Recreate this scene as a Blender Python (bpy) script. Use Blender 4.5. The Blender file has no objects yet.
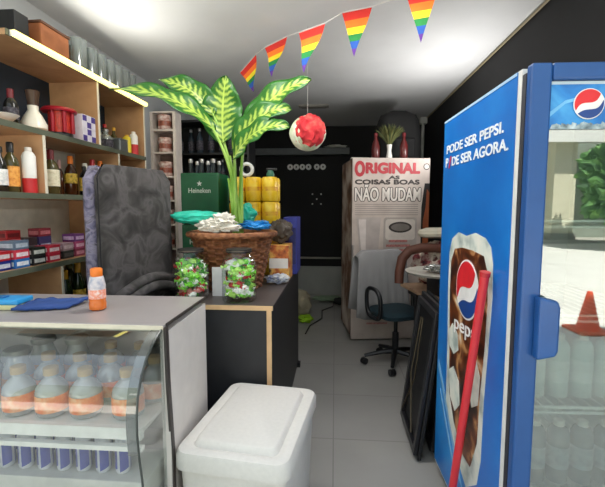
import bpy, bmesh, math, random
from mathutils import Vector, Matrix, noise
R = math.radians
PI = math.pi
random.seed(7)
SC = bpy.context.scene
COL = SC.collection

# ------------------------------------------------------------------ camera, sky, sun, exposure
cam_d = bpy.data.cameras.new('camera')
cam_d.sensor_width = 36.0
cam_d.lens = 36.0 * 400.0 / 605.0
cam_d.clip_start = 0.02
cam = bpy.data.objects.new('camera', cam_d)
COL.objects.link(cam)
cam.location = (0, 0, 1.45)
cam.rotation_euler = (R(90 - 5.21), 0, R(4.63))
SC.camera = cam

world = bpy.data.worlds.new('sky')
SC.world = world
world.use_nodes = True
bg = world.node_tree.nodes['Background']
bg.inputs['Color'].default_value = (0.80, 0.90, 1.0, 1)
bg.inputs['Strength'].default_value = 1.0

sun_d = bpy.data.lights.new('sun', 'SUN')
sun_d.energy = 9.0
sun_d.angle = R(1.0)
sun_d.color = (1.0, 0.96, 0.9)
sun = bpy.data.objects.new('sun', sun_d)
COL.objects.link(sun)
sun.rotation_euler = (R(-27), R(8), 0)

SC.view_settings.view_transform = 'Standard'
SC.view_settings.look = 'None'
SC.view_settings.gamma = 1.0
SC.view_settings.use_curve_mapping = False
SC.view_settings.exposure = 0.72

# ------------------------------------------------------------------ materials
def lin(c):
    return tuple(((x / 12.92) if x <= 0.04045 else ((x + 0.055) / 1.055) ** 2.4) for x in c)

def hexc(h):
    return lin(tuple(int(h[i:i + 2], 16) / 255 for i in (0, 2, 4)))

MATS = {}
def mat(name, col, rough=0.5, metal=0.0, var=0.10, scale=12.0, bump=0.0, emit=0.0, spec=0.5):
    if name in MATS:
        return MATS[name]
    m = bpy.data.materials.new(name)
    m.use_nodes = True
    nt = m.node_tree
    b = nt.nodes['Principled BSDF']
    c = hexc(col)
    b.inputs['Roughness'].default_value = rough
    b.inputs['Metallic'].default_value = metal
    b.inputs['Specular IOR Level'].default_value = spec
    tc = nt.nodes.new('ShaderNodeTexCoord')
    n = nt.nodes.new('ShaderNodeTexNoise')
    n.inputs['Scale'].default_value = scale
    n.inputs['Detail'].default_value = 4
    nt.links.new(tc.outputs['Object'], n.inputs['Vector'])
    r = nt.nodes.new('ShaderNodeValToRGB')
    r.color_ramp.elements[0].position = 0.3
    r.color_ramp.elements[1].position = 0.7
    r.color_ramp.elements[0].color = tuple(max(0, x * (1 - var)) for x in c) + (1,)
    r.color_ramp.elements[1].color = tuple(min(1, x * (1 + var)) for x in c) + (1,)
    nt.links.new(n.outputs['Fac'], r.inputs['Fac'])
    nt.links.new(r.outputs['Color'], b.inputs['Base Color'])
    if bump:
        bp = nt.nodes.new('ShaderNodeBump')
        bp.inputs['Strength'].default_value = bump
        bp.inputs['Distance'].default_value = 0.01
        nt.links.new(n.outputs['Fac'], bp.inputs['Height'])
        nt.links.new(bp.outputs['Normal'], b.inputs['Normal'])
    if emit:
        b.inputs['Emission Color'].default_value = c + (1,)
        b.inputs['Emission Strength'].default_value = emit
    MATS[name] = m
    return m

def glass(name, col, gloss=0.12, rough=0.02, alpha=0.0):
    """thin glass: tinted see-through layer with a mirror layer on top; alpha adds a body colour"""
    if name in MATS:
        return MATS[name]
    m = bpy.data.materials.new(name)
    m.use_nodes = True
    nt = m.node_tree
    for x in list(nt.nodes):
        if x.type != 'OUTPUT_MATERIAL':
            nt.nodes.remove(x)
    out = [x for x in nt.nodes if x.type == 'OUTPUT_MATERIAL'][0]
    tr = nt.nodes.new('ShaderNodeBsdfTransparent')
    tr.inputs['Color'].default_value = hexc(col) + (1,)
    gl = nt.nodes.new('ShaderNodeBsdfGlossy')
    gl.inputs['Roughness'].default_value = rough
    base = tr
    if alpha:
        df = nt.nodes.new('ShaderNodeBsdfDiffuse')
        df.inputs['Color'].default_value = hexc(col) + (1,)
        mx0 = nt.nodes.new('ShaderNodeMixShader')
        mx0.inputs['Fac'].default_value = alpha
        nt.links.new(tr.outputs[0], mx0.inputs[1])
        nt.links.new(df.outputs[0], mx0.inputs[2])
        base = mx0
    lw = nt.nodes.new('ShaderNodeLayerWeight')
    lw.inputs['Blend'].default_value = 0.25
    mr = nt.nodes.new('ShaderNodeMapRange')
    mr.inputs['To Min'].default_value = gloss
    mr.inputs['To Max'].default_value = min(1, gloss + 0.45)
    nt.links.new(lw.outputs['Facing'], mr.inputs['Value'])
    mx = nt.nodes.new('ShaderNodeMixShader')
    nt.links.new(mr.outputs['Result'], mx.inputs['Fac'])
    nt.links.new(base.outputs[0], mx.inputs[1])
    nt.links.new(gl.outputs[0], mx.inputs[2])
    nt.links.new(mx.outputs[0], out.inputs['Surface'])
    MATS[name] = m
    return m

def tile_mat(name, c1, c2, grout, size, rough):
    m = bpy.data.materials.new(name)
    m.use_nodes = True
    nt = m.node_tree
    b = nt.nodes['Principled BSDF']
    b.inputs['Roughness'].default_value = rough
    tc = nt.nodes.new('ShaderNodeTexCoord')
    br = nt.nodes.new('ShaderNodeTexBrick')
    br.offset = 0.0
    br.inputs['Color1'].default_value = hexc(c1) + (1,)
    br.inputs['Color2'].default_value = hexc(c2) + (1,)
    br.inputs['Mortar'].default_value = hexc(grout) + (1,)
    br.inputs['Scale'].default_value = 1.0
    br.inputs['Mortar Size'].default_value = 0.004
    br.inputs['Brick Width'].default_value = size
    br.inputs['Row Height'].default_value = size
    nt.links.new(tc.outputs['Object'], br.inputs['Vector'])
    n = nt.nodes.new('ShaderNodeTexNoise')
    n.inputs['Scale'].default_value = 2.5
    n.inputs['Detail'].default_value = 5
    nt.links.new(tc.outputs['Object'], n.inputs['Vector'])
    mx = nt.nodes.new('ShaderNodeMixRGB')
    mx.blend_type = 'MULTIPLY'
    mx.inputs['Fac'].default_value = 0.25
    nt.links.new(br.outputs['Color'], mx.inputs[1])
    nt.links.new(n.outputs['Fac'], mx.inputs[2])
    nt.links.new(mx.outputs['Color'], b.inputs['Base Color'])
    return m

def leaf_mat():
    m = bpy.data.materials.new('variegated_leaf')
    m.use_nodes = True
    nt = m.node_tree
    b = nt.nodes['Principled BSDF']
    b.inputs['Roughness'].default_value = 0.38
    tc = nt.nodes.new('ShaderNodeTexCoord')
    sp = nt.nodes.new('ShaderNodeSeparateXYZ')
    nt.links.new(tc.outputs['UV'], sp.inputs[0])
    def M(op, a, bb=None):
        n = nt.nodes.new('ShaderNodeMath')
        n.operation = op
        for i, v in enumerate((a, bb)):
            if v is None:
                continue
            if isinstance(v, (int, float)):
                n.inputs[i].default_value = v
            else:
                nt.links.new(v, n.inputs[i])
        return n.outputs[0]
    u = M('MULTIPLY', M('ABSOLUTE', M('SUBTRACT', sp.outputs['X'], 0.5)), 2.0)
    v = sp.outputs['Y']
    no = nt.nodes.new('ShaderNodeTexNoise')
    no.inputs['Scale'].default_value = 9
    nt.links.new(tc.outputs['UV'], no.inputs['Vector'])
    ph = M('SUBTRACT', M('MULTIPLY', v, 70.0), M('MULTIPLY', u, 9.0))
    ph = M('ADD', ph, M('MULTIPLY', no.outputs['Fac'], 5.0))
    s = M('ADD', M('MULTIPLY', M('SINE', ph), 0.5), 0.5)
    reach = M('SUBTRACT', M('ADD', 0.40, M('MULTIPLY', s, 0.34)), u)
    pale = M('MULTIPLY', reach, 4.0)
    mx = nt.nodes.new('ShaderNodeClamp')
    nt.links.new(pale, mx.inputs[0])
    pale2 = M('MULTIPLY', mx.outputs[0], M('ADD', 0.12, M('MULTIPLY', s, 0.75)))
    mid = M('LESS_THAN', u, 0.05)
    fac = M('MAXIMUM', pale2, mid)
    cm = nt.nodes.new('ShaderNodeMixRGB')
    cm.inputs[1].default_value = hexc('26661a') + (1,)
    cm.inputs[2].default_value = hexc('b4cc58') + (1,)
    nt.links.new(fac, cm.inputs[0])
    nt.links.new(cm.outputs[0], b.inputs['Base Color'])
    # light passes through the blade a little
    out = nt.nodes['Material Output']
    tl = nt.nodes.new('ShaderNodeBsdfTranslucent')
    nt.links.new(cm.outputs[0], tl.inputs['Color'])
    ms = nt.nodes.new('ShaderNodeMixShader')
    ms.inputs[0].default_value = 0.3
    nt.links.new(b.outputs[0], ms.inputs[1])
    nt.links.new(tl.outputs[0], ms.inputs[2])
    nt.links.new(ms.outputs[0], out.inputs['Surface'])
    return m

def blotch(name, cols, scale, rough=0.6, pos=None, detail=6.0, distort=0.0):
    """surface pattern of several colours from one noise"""
    m = bpy.data.materials.new(name)
    m.use_nodes = True
    nt = m.node_tree
    b = nt.nodes['Principled BSDF']
    b.inputs['Roughness'].default_value = rough
    tc = nt.nodes.new('ShaderNodeTexCoord')
    n = nt.nodes.new('ShaderNodeTexNoise')
    n.inputs['Scale'].default_value = scale
    n.inputs['Detail'].default_value = detail
    n.inputs['Distortion'].default_value = distort
    nt.links.new(tc.outputs['Object'], n.inputs['Vector'])
    r = nt.nodes.new('ShaderNodeValToRGB')
    k = len(cols)
    pos = pos or [0.3 + 0.4 * i / (k - 1) for i in range(k)]
    while len(r.color_ramp.elements) < k:
        r.color_ramp.elements.new(0.5)
    for i, e in enumerate(r.color_ramp.elements):
        e.position = pos[i]
        e.color = hexc(cols[i]) + (1,)
    nt.links.new(n.outputs['Fac'], r.inputs['Fac'])
    nt.links.new(r.outputs['Color'], b.inputs['Base Color'])
    MATS[name] = m
    return m

BLACK = mat('black_paint', '141416', 0.55)
BLACKM = mat('black_plastic', '17181b', 0.4)
WHITE = mat('white_plastic', 'e8e6e0', 0.4, var=0.04)
CREAM = mat('cream', 'e2dac6', 0.5, var=0.05)
WOOD = blotch('melamine_wood', ['a87e58', 'b68c64', 'c1976e'], 5, 0.5, distort=1.0)
WOODE = mat('wood_edge', 'd9b384', 0.5)
STEEL = mat('steel', 'a9a8a6', 0.3, 0.8)
GREY = mat('grey_plastic', '8b8b8c', 0.5)

# ------------------------------------------------------------------ mesh helpers
class MB:
    def __init__(s):
        s.bm = bmesh.new()
        s.mi = 0
    def _new(s, before):
        for f in s.bm.faces:
            if f.index == -1 or f not in before:
                f.material_index = s.mi
    def face(s, vs):
        try:
            f = s.bm.faces.new(vs)
            f.material_index = s.mi
            return f
        except ValueError:
            return None
    def box(s, x0, x1, y0, y1, z0, z1, mtx=None):
        v = [Vector((x, y, z)) for x in (x0, x1) for y in (y0, y1) for z in (z0, z1)]
        if mtx:
            v = [mtx @ p for p in v]
        b = [s.bm.verts.new(p) for p in v]
        for q in ((0, 1, 3, 2), (4, 6, 7, 5), (0, 4, 5, 1), (2, 3, 7, 6), (0, 2, 6, 4), (1, 5, 7, 3)):
            s.face([b[i] for i in q])
        return s
    def rings(s, rings, cap0=True, cap1=True, closed=True):
        rv = [[s.bm.verts.new(p) for p in r] for r in rings]
        n = len(rv[0])
        for a, b in zip(rv[:-1], rv[1:]):
            for i in range(n if closed else n - 1):
                j = (i + 1) % n
                s.face([a[i], a[j], b[j], b[i]])
        if cap0:
            s.face(list(reversed(rv[0])))
        if cap1:
            s.face(rv[-1])
        return s
    def lathe(s, prof, c=(0, 0, 0), seg=20, fn=None, cap0=True, cap1=True):
        c = Vector(c)
        rr = []
        for k, (r, z) in enumerate(prof):
            ring = []
            for i in range(seg):
                a = 2 * PI * i / seg
                q = r + (fn(a, k) if fn else 0)
                ring.append(c + Vector((q * math.cos(a), q * math.sin(a), z)))
            rr.append(ring)
        return s.rings(rr, cap0, cap1)
    def tube(s, pts, rad, seg=10):
        pts = [Vector(p) for p in pts]
        rads = rad if isinstance(rad, (list, tuple)) else [rad] * len(pts)
        rr = []
        prev = None
        for i, p in enumerate(pts):
            t = (pts[min(i + 1, len(pts) - 1)] - pts[max(i - 1, 0)]).normalized()
            if prev is None:
                a = t.orthogonal().normalized()
            else:
                a = (prev - t * prev.dot(t)).normalized()
            prev = a
            b = t.cross(a)
            rr.append([p + (a * math.cos(2 * PI * k / seg) + b * math.sin(2 * PI * k / seg)) * rads[i] for k in range(seg)])
        return s.rings(rr)
    def prism(s, poly, frame, off, th):
        """polygon in a plane frame (O, U, V, N), pushed off the plane and given a thickness"""
        O, U, V, N = frame
        P = [O + U * a + V * b for a, b in poly]
        a = [s.bm.verts.new(p + N * off) for p in P]
        b = [s.bm.verts.new(p + N * (off + th)) for p in P]
        n = len(P)
        s.face(list(reversed(a)))
        s.face(b)
        for i in range(n):
            j = (i + 1) % n
            s.face([a[i], a[j], b[j], b[i]])
        return s
    def blob(s, c, rad, seed=0, amp=0.15, freq=2.0, sub=3, flat=None):
        r = bmesh.ops.create_icosphere(s.bm, subdivisions=sub, radius=1.0)
        c = Vector(c)
        off = Vector((seed * 3.1, seed * 1.7, seed * 5.3))
        fs = set()
        for v in r['verts']:
            d = 1 + amp * noise.noise(v.co * freq + off) + amp * 0.5 * noise.noise(v.co * freq * 2.7 + off)
            v.co = c + Vector((v.co.x * rad[0] * d, v.co.y * rad[1] * d, v.co.z * rad[2] * d))
            if flat is not None and v.co.z < flat:
                v.co.z = flat + (v.co.z - flat) * 0.05
            for f in v.link_faces:
                fs.add(f)
        for f in fs:
            f.material_index = s.mi
        return s
    def build(s, name, mats, parent=None, smooth=False, bevel=0.0, loc=None, rotz=None):
        bmesh.ops.recalc_face_normals(s.bm, faces=s.bm.faces)
        me = bpy.data.meshes.new(name)
        s.bm.to_mesh(me)
        s.bm.free()
        for m in (mats if isinstance(mats, (list, tuple)) else [mats]):
            me.materials.append(m)
        o = bpy.data.objects.new(name, me)
        COL.objects.link(o)
        if parent:
            o.parent = parent
        if loc:
            o.location = loc
        if rotz:
            o.rotation_euler.z = rotz
        if smooth:
            for p in me.polygons:
                p.use_smooth = True
            me.set_sharp_from_angle(angle=R(42))
        if bevel:
            bv = o.modifiers.new('bevel', 'BEVEL')
            bv.width = bevel
            bv.segments = 2
            bv.limit_method = 'ANGLE'
            bv.angle_limit = R(40)
        return o

def tag(o, label, cat, group=None, kind=None):
    o['label'] = label
    o['category'] = cat
    if group:
        o['group'] = group
    if kind:
        o['kind'] = kind
    return o

def thing(name, label, cat, loc=(0, 0, 0), rotz=0.0, group=None):
    o = bpy.data.objects.new(name, None)
    o.empty_display_size = 0.1
    COL.objects.link(o)
    o.location = loc
    o.rotation_euler = (0, 0, rotz)
    return tag(o, label, cat, group)

def copy_thing(src, loc, label, rotz=None):
    c = src.copy()
    COL.objects.link(c)
    c.location = loc
    if rotz is not None:
        c.rotation_euler.z = rotz
    c['label'] = label
    for ch in list(src.children):
        k = ch.copy()
        COL.objects.link(k)
        k.parent = c
        for g in list(ch.children):
            d = g.copy()
            COL.objects.link(d)
            d.parent = k
    return c

def struct(o):
    o['kind'] = 'structure'
    return o

def frame(O, U, V):
    U = Vector(U).normalized()
    V = Vector(V).normalized()
    return (Vector(O), U, V, U.cross(V))

def circle(cx, cy, rx, ry=None, n=32, a0=0, a1=360):
    ry = ry or rx
    full = (a1 - a0) == 360
    k = n if full else n + 1
    return [(cx + rx * math.cos(R(a0 + (a1 - a0) * i / n)), cy + ry * math.sin(R(a0 + (a1 - a0) * i / n))) for i in range(k)]

def rrect(x0, x1, y0, y1, r, n=4):
    p = []
    for cx, cy, a in ((x1 - r, y1 - r, 0), (x0 + r, y1 - r, 90), (x0 + r, y0 + r, 180), (x1 - r, y0 + r, 270)):
        for i in range(n + 1):
            t = R(a + 90 * i / n)
            p.append((cx + r * math.cos(t), cy + r * math.sin(t)))
    return p

def decal(name, poly, fr, off, m, parent, th=0.0015):
    return MB().prism(poly, fr, off, th).build(name, m, parent)

def text(name, s, fr, rect, m, parent, off=0.001, th=0.002, bold=0.0, shear=0.0, slope=0.0, fat=0.0):
    """letters stretched to fill rect = (u0, u1, v0, v1) of a plane frame; slope tilts the line"""
    cu = bpy.data.curves.new('letters', 'FONT')
    cu.body = s
    cu.extrude = 0.01
    cu.offset = bold
    cu.shear = shear
    t = bpy.data.objects.new('letters', cu)
    COL.objects.link(t)
    dg = bpy.context.evaluated_depsgraph_get()
    me = bpy.data.meshes.new_from_object(t.evaluated_get(dg))
    bpy.data.objects.remove(t)
    bpy.data.curves.remove(cu)
    me.name = name
    xs = [v.co.x for v in me.vertices]
    ys = [v.co.y for v in me.vertices]
    x0, x1, y0, y1 = min(xs), max(xs), min(ys), max(ys)
    O, U, V, N = fr
    for v in me.vertices:
        a = (v.co.x - x0) / (x1 - x0)
        b = (v.co.y - y0) / (y1 - y0)
        q = off + (th if v.co.z > 0 else 0)
        v.co = O + U * (rect[0] + (rect[1] - rect[0]) * a) + V * (rect[2] + (rect[3] - rect[2]) * b + slope * (a - 0.5)) + N * q
    if fat:
        b2 = bmesh.new()
        for sx, sy in ((-1, 0), (1, 0), (0, -1), (0, 1), (-.7, -.7), (.7, .7), (-.7, .7), (.7, -.7)):
            n0 = len(b2.verts)
            b2.from_mesh(me)
            b2.verts.ensure_lookup_table()
            for v in b2.verts[n0:]:
                v.co += U * sx * fat + V * sy * fat + N * (.00004 * (sx + 2 * sy))
        b2.to_mesh(me)
        b2.free()
    me.materials.clear()
    me.materials.append(m)
    o = bpy.data.objects.new(name, me)
    COL.objects.link(o)
    o.parent = parent
    return o

def bez(a, b, c, n):
    a, b, c = Vector(a), Vector(b), Vector(c)
    return [a * (1 - t) ** 2 + b * 2 * t * (1 - t) + c * t * t for t in [i / n for i in range(n + 1)]]

ORD = ['first', 'second', 'third', 'fourth', 'fifth', 'sixth', 'seventh', 'eighth', 'ninth', 'tenth', 'eleventh', 'twelfth', 'thirteenth', 'fourteenth']

# ------------------------------------------------------------------ the room
XL, XR, YF, YB, ZC = -1.95, 1.32, 0.95, 6.60, 2.745
FLOOR = tile_mat('floor_tiles', 'a3a19c', 'a09e9a', '8a8884', 0.6, 0.35)
CEIL = mat('ceiling_plaster', 'd2d3d3', 0.85, var=0.04, scale=3, bump=0.15)
WALLW = mat('pale_wall_paint', 'c9cccd', 0.8, var=0.05, scale=3)
WALLB = mat('black_wall_paint', '0e0e10', 0.75, var=0.2, scale=4)
LOWW = mat('grey_wall_tiles', '9fa19c', 0.5, var=0.08, scale=4)
struct(MB().box(XL - 0.2, XR + 0.2, YF, YB + 0.2, -0.12, 0).build('floor', FLOOR))
struct(MB().box(XL - 0.2, XR + 0.2, YF, YB + 0.2, ZC, ZC + 0.15).build('ceiling', CEIL))
struct(MB().box(XL - 0.2, XL, YF, YB + 0.2, 0, ZC).build('wall_left', WALLW))
struct(MB().box(XR, XR + 0.2, YF, YB + 0.2, 0, ZC).build('wall_right', WALLB))
struct(MB().box(XL, XR, YB, YB + 0.2, 0.47, ZC).build('wall_back', WALLB))
struct(MB().box(XL, XR, YB - 0.03, YB + 0.2, 0, 0.47).build('wall_back_lower', LOWW))
struct(MB().box(-1.3, 0.1, YB - 0.06, YB - 0.002, 0.60, 0.625).build('trim_1', mat('pale_ledge', '9a958a', 0.5)))
struct(MB().tube([(XR - 0.01, 1.0, ZC - 0.015), (XR - 0.01, 6.0, ZC - 0.015)], 0.009, 8).build('trim_2', mat('yellowed_cable', '8f8468', 0.6)))
mb = MB().tube([(1.27, 6.08, ZC - 0.05), (1.27, 6.08, 0.02)], 0.022, 10)
mb.box(1.22, XR - 0.002, 6.03, 6.13, ZC - 0.09, ZC - 0.002)
struct(mb.build('trim_3', mat('pale_pipe', 'b9bbb4', 0.5), smooth=True))
struct(MB().box(-1.75, 0.22, YB - 0.18, YB - 0.002, 2.28, 2.38).build('trim_4', mat('grey_shutter_box', '5d6264', 0.5)))
# unseen block above, put in to stop sun leaks and shade the pavement
struct(MB().box(-9, 12, YF, YB + 0.2, ZC + 0.15, 6.2).build('upper_sun_block', mat('upper_render', 'c8c2b4', 0.9)))
struct(MB().box(-9, XL - 0.2, YF, YB + 0.2, -0.12, ZC + 0.15).build('neighbour_wall', mat('neighbour_render', 'cfc8ba', 0.9)))
struct(MB().box(XR + 0.2, 12, YF, YB + 0.2, -0.12, ZC + 0.15).build('neighbour_wall_right', mat('neighbour_render', 'cfc8ba', 0.9)))

# ------------------------------------------------------------------ the street outside (seen mirrored in the cooler's door)
CONC = mat('pale_concrete', 'cfccc4', 0.85, var=0.08, scale=1.2)
struct(MB().box(-14, 26, -13.4, YF, -0.14, -0.01).build('street_pavement', CONC))
struct(MB().box(-14, 26, -17, -13.4, -0.14, 0.12).build('far_kerb', mat('kerb_concrete', 'a9a59b', 0.9)))
struct(MB().box(-14, 26, -15.4, -15.1, 0.12, 8).build('opposite_facade', mat('opposite_wall', '858d80', 0.9, var=0.3, scale=0.8)))
def pillar(x, label):
    t = thing('facade_pillar', label, 'pillar', (x, -14.3, 0.12), 0, 'pillars across the street')
    PM = mat('cream_pillar', 'd8d3b8', 0.8, var=0.08, scale=2)
    MB().box(-0.45, 0.45, -0.35, 0.35, 0, 4.0).build('shaft', PM, t, bevel=0.02)
    MB().box(-0.52, 0.52, -0.42, 0.42, 0, 0.25).build('plinth', mat('grey_plinth', '8a8780', 0.8), t)
pillar(10.4, 'cream square pillar across the street, mirrored in the cooler door')
pillar(4.5, 'cream square pillar across the street, left of the mirrored one')
t = thing('street_canopy', 'white canopy along the shopfronts across the street, mirrored in the cooler door', 'canopy', (8, -14.1, 4.12))
MB().box(-16, 16, -0.6, 0.7, 0, 0.12).build('canopy_slab', WHITE, t)
MB().box(-16, 16, 0.7, 0.76, -0.15, 0.5).build('fascia', WHITE, t)
TREEM = blotch('tree_leaves', ['1d3a17', '3b6a2a', '6a9645'], 3, 0.7)
def tree(x, y, h, seed, label):
    t = thing('street_tree', label, 'tree', (x, y, 0.0), 0, 'trees across the street')
    MB().tube([(0, 0, 0), (0.05, 0, h * 0.3), (0, 0, h * 0.6)], [0.16, 0.12, 0.08]).build('trunk', mat('bark', '54463a', 0.9, bump=0.4), t, smooth=True)
    m = MB()
    rr = random.Random(seed)
    for i in range(9):
        m.blob((rr.uniform(-1.1, 1.1), rr.uniform(-0.7, 0.7), h * 0.62 + rr.uniform(-0.9, 0.9)), (0.8, 0.7, 0.7), seed + i, 0.8, 5.0, 4)
    m.build('crown', TREEM, t)
tree(11.15, -11.4, 3.5, 3, 'bushy green tree across the street beside the cream pillar')
tree(15.2, -11.2, 4.2, 5, 'bushy green tree across the street, farther to the right')
t = thing('traffic_cone', 'orange traffic cone on the sunlit street, mirrored in the cooler door', 'traffic cone', (3.22, -2.05, -0.01))
CONEM = mat('orange_cone', 'f0582a', 0.5, var=0.05)
MB().lathe([(0.125, 0.03), (0.03, 0.47), (0.022, 0.48), (0.0, 0.48)], seg=24).build('cone_body', CONEM, t, smooth=True)
MB().box(-0.19, 0.19, -0.19, 0.19, 0, 0.032).build('base_plate', mat('cone_base', 'd8623c', 0.6), t, bevel=0.01)
MB().lathe([(0.092, 0.17), (0.067, 0.27)], seg=24, cap0=False, cap1=False).build('band', mat('pale_band', 'f08a62', 0.5), t, smooth=True)

# ------------------------------------------------------------------ wall shelves
t = thing('wall_shelf_unit', 'light wood wall shelving along the left wall, stocked with bottles', 'shelves', (-1.775, 2.5, 0))
def L(x0, x1, y0, y1, z0, z1):
    return MB().box(x0 + 1.775, x1 + 1.775, y0 - 2.5, y1 - 2.5, z0, z1)
SX0, SX1 = -1.935, -1.60
SHELVES = [(2.285, 2.315, 1.90), (1.842, 1.872, 1.78), (1.495, 1.525, 1.70), (1.105, 1.135, 1.66), (0.77, 0.80, 1.9)]
EDGE = mat('olive_shelf_edge', '5d6252', 0.45)
for z0, z1, y0 in SHELVES:
    s = L(SX0, SX1, y0, 3.32, z0, z1).build('shelf', WOOD, t)
    L(SX1, SX1 + 0.004, y0, 3.32, z0, z1).build('edging', EDGE, s)
for y, z0, z1 in ((2.645, 1.872, 2.285), (3.30, 1.872, 2.285), (2.11, 1.525, 1.842), (2.88, 1.525, 1.842), (3.30, 1.525, 1.842), (2.78, 1.135, 1.495), (2.20, 0.80, 1.105), (3.30, 0.80, 1.495)):
    s = L(SX0, SX1, y, y + 0.018, z0, z1).build('divider', WOOD, t)
    L(SX1, SX1 + 0.004, y, y + 0.018, z0, z1).build('edging', CREAM, s)
L(-1.948, SX0, 1.70, 3.32, 1.872, 2.285).build('back_panel', mat('navy_back', '14202c', 0.7), t)
L(-1.948, SX0, 1.70, 3.32, 0.80, 1.842).build('back_panel', mat('pale_back', 'cdc8bc', 0.7), t)

LEDM = mat('led_glow', 'f4e47c', 0.5, emit=2.2, var=0)
t = thing('led_strip', 'long glowing warm white tube light on the top shelf edge', 'strip light', (-1.59, 2.48, 2.30), 0, 'tube lights on the shelf edge')
MB().box(-0.004, 0.004, -0.56, 0.56, -0.014, 0.014).build('channel', WHITE, t)
MB().tube([(0.014, -0.555, 0), (0.014, 0.555, 0)], 0.017, 10).build('diffuser', LEDM, t, smooth=True)
ld = bpy.data.lights.new('strip_light', 'AREA')
ld.shape = 'RECTANGLE'
ld.size, ld.size_y = .03, 1.1
ld.energy = 5
ld.color = (1, .98, .92)
lo = bpy.data.objects.new('strip_light', ld)
COL.objects.link(lo)
lo.parent = t
lo.location = (.034, 0, .02)
lo.rotation_euler = (0, R(180 + 50), 0)
t = thing('led_strip', 'short glowing tube light at the far end of the top shelf edge', 'strip light', (-1.59, 3.19, 2.30), 0, 'tube lights on the shelf edge')
MB().box(-0.004, 0.004, -0.12, 0.12, -0.014, 0.014).build('channel', WHITE, t)
MB().tube([(0.014, -0.115, 0), (0.014, 0.115, 0)], 0.017, 10).build('diffuser', LEDM, t, smooth=True)

# added fill lamp on the ceiling inside the entrance, brightens the interior
t = thing('fill_ceiling_lamp', 'added fill lamp with long white twin tubes on the ceiling near the entrance', 'fill lamp', (-.2, 2.05, ZC))
MB().box(-.62, .62, -.09, .09, -.045, -.001).build('housing', WHITE, t, bevel=.006)
for yy in (-.045, .045):
    MB().tube([(-.6, yy, -.064), (.6, yy, -.064)], .014, 10).build('tube', mat('fill_tube_glow', 'f4f6ff', .5, emit=6.0, var=0), t, smooth=True)
ld = bpy.data.lights.new('fill_tube_light', 'AREA')
ld.shape = 'RECTANGLE'
ld.size, ld.size_y = 1.2, .15
ld.energy = 14
ld.color = (1, .97, .92)
lo = bpy.data.objects.new('fill_tube_light', ld)
COL.objects.link(lo)
lo.parent = t
lo.location = (0, 0, -.085)

# fill lamp added on the right wall, hidden by the cooler, lifts the ceiling
t = thing('fill_wall_lamp', 'added white fill lamp on the black right wall behind the blue cooler', 'wall lamp', (XR - .001, 3.65, 1.95))
MB().box(-.05, 0, -.55, .55, -.04, .04).build('housing', WHITE, t, bevel=.005)
MB().tube([(-.066, -.53, .01), (-.066, .53, .01)], .014, 10).build('tube', mat('fill_tube_glow', 'f4f6ff', .5, emit=6.0, var=0), t, smooth=True)
ld = bpy.data.lights.new('fill_wall_tube_light', 'AREA')
ld.shape = 'RECTANGLE'
ld.size, ld.size_y = .12, 1.05
ld.energy = 10
ld.color = (1, .98, .95)
lo = bpy.data.objects.new('fill_wall_tube_light', ld)
COL.objects.link(lo)
lo.parent = t
lo.location = (-.095, 0, .03)
lo.rotation_euler = (0, R(180 - 58), 0)

# -- goods on top of the shelves
tag(MB().box(-0.07, 0.07, -0.05, 0.05, 0, 0.16).build('storage_box', BLACKM, bevel=0.004, loc=(-1.74, 2.10, 2.316)), 'dark box at the near end of the top shelf', 'box')
t = thing('wooden_crate', 'orange brown wooden box on the top shelf beside the glasses', 'crate', (-1.735, 2.33, 2.316))
MB().box(-0.09, 0.09, -0.12, 0.12, 0, 0.165).build('crate_body', mat('orange_wood', '9a5c36', 0.6, var=0.2), t, bevel=0.01)
MB().box(-0.095, 0.095, -0.125, 0.125, 0.165, 0.175).build('lid', mat('dark_wood', '5a3a28', 0.6), t)
GL = glass('clear_glass', 'aab4b2', 0.14, 0.03, 0.35)
TUM = [(2.57, .064, .21), (2.72, .046, .205), (2.83, .046, .205), (2.94, .046, .205), (3.05, .046, .205), (3.16, .046, .205), (3.265, .044, .205)]
for i, (y, r, h) in enumerate(TUM):
    m = MB().lathe([(r * 0.92, 0), (r, h), (r - 0.004, h), (r * 0.92 - 0.004, 0.012), (0, 0.012)], seg=20)
    tag(m.build('drinking_glass', GL, smooth=True, loc=(-1.68, y, 2.316)),
        'wide clear glass jar on the top shelf next to the wooden box' if i == 0 else '%s tall clear glass in the row on the top shelf, counted from the near end' % ORD[i - 1], 'glass', 'glasses on the top shelf')

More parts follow.
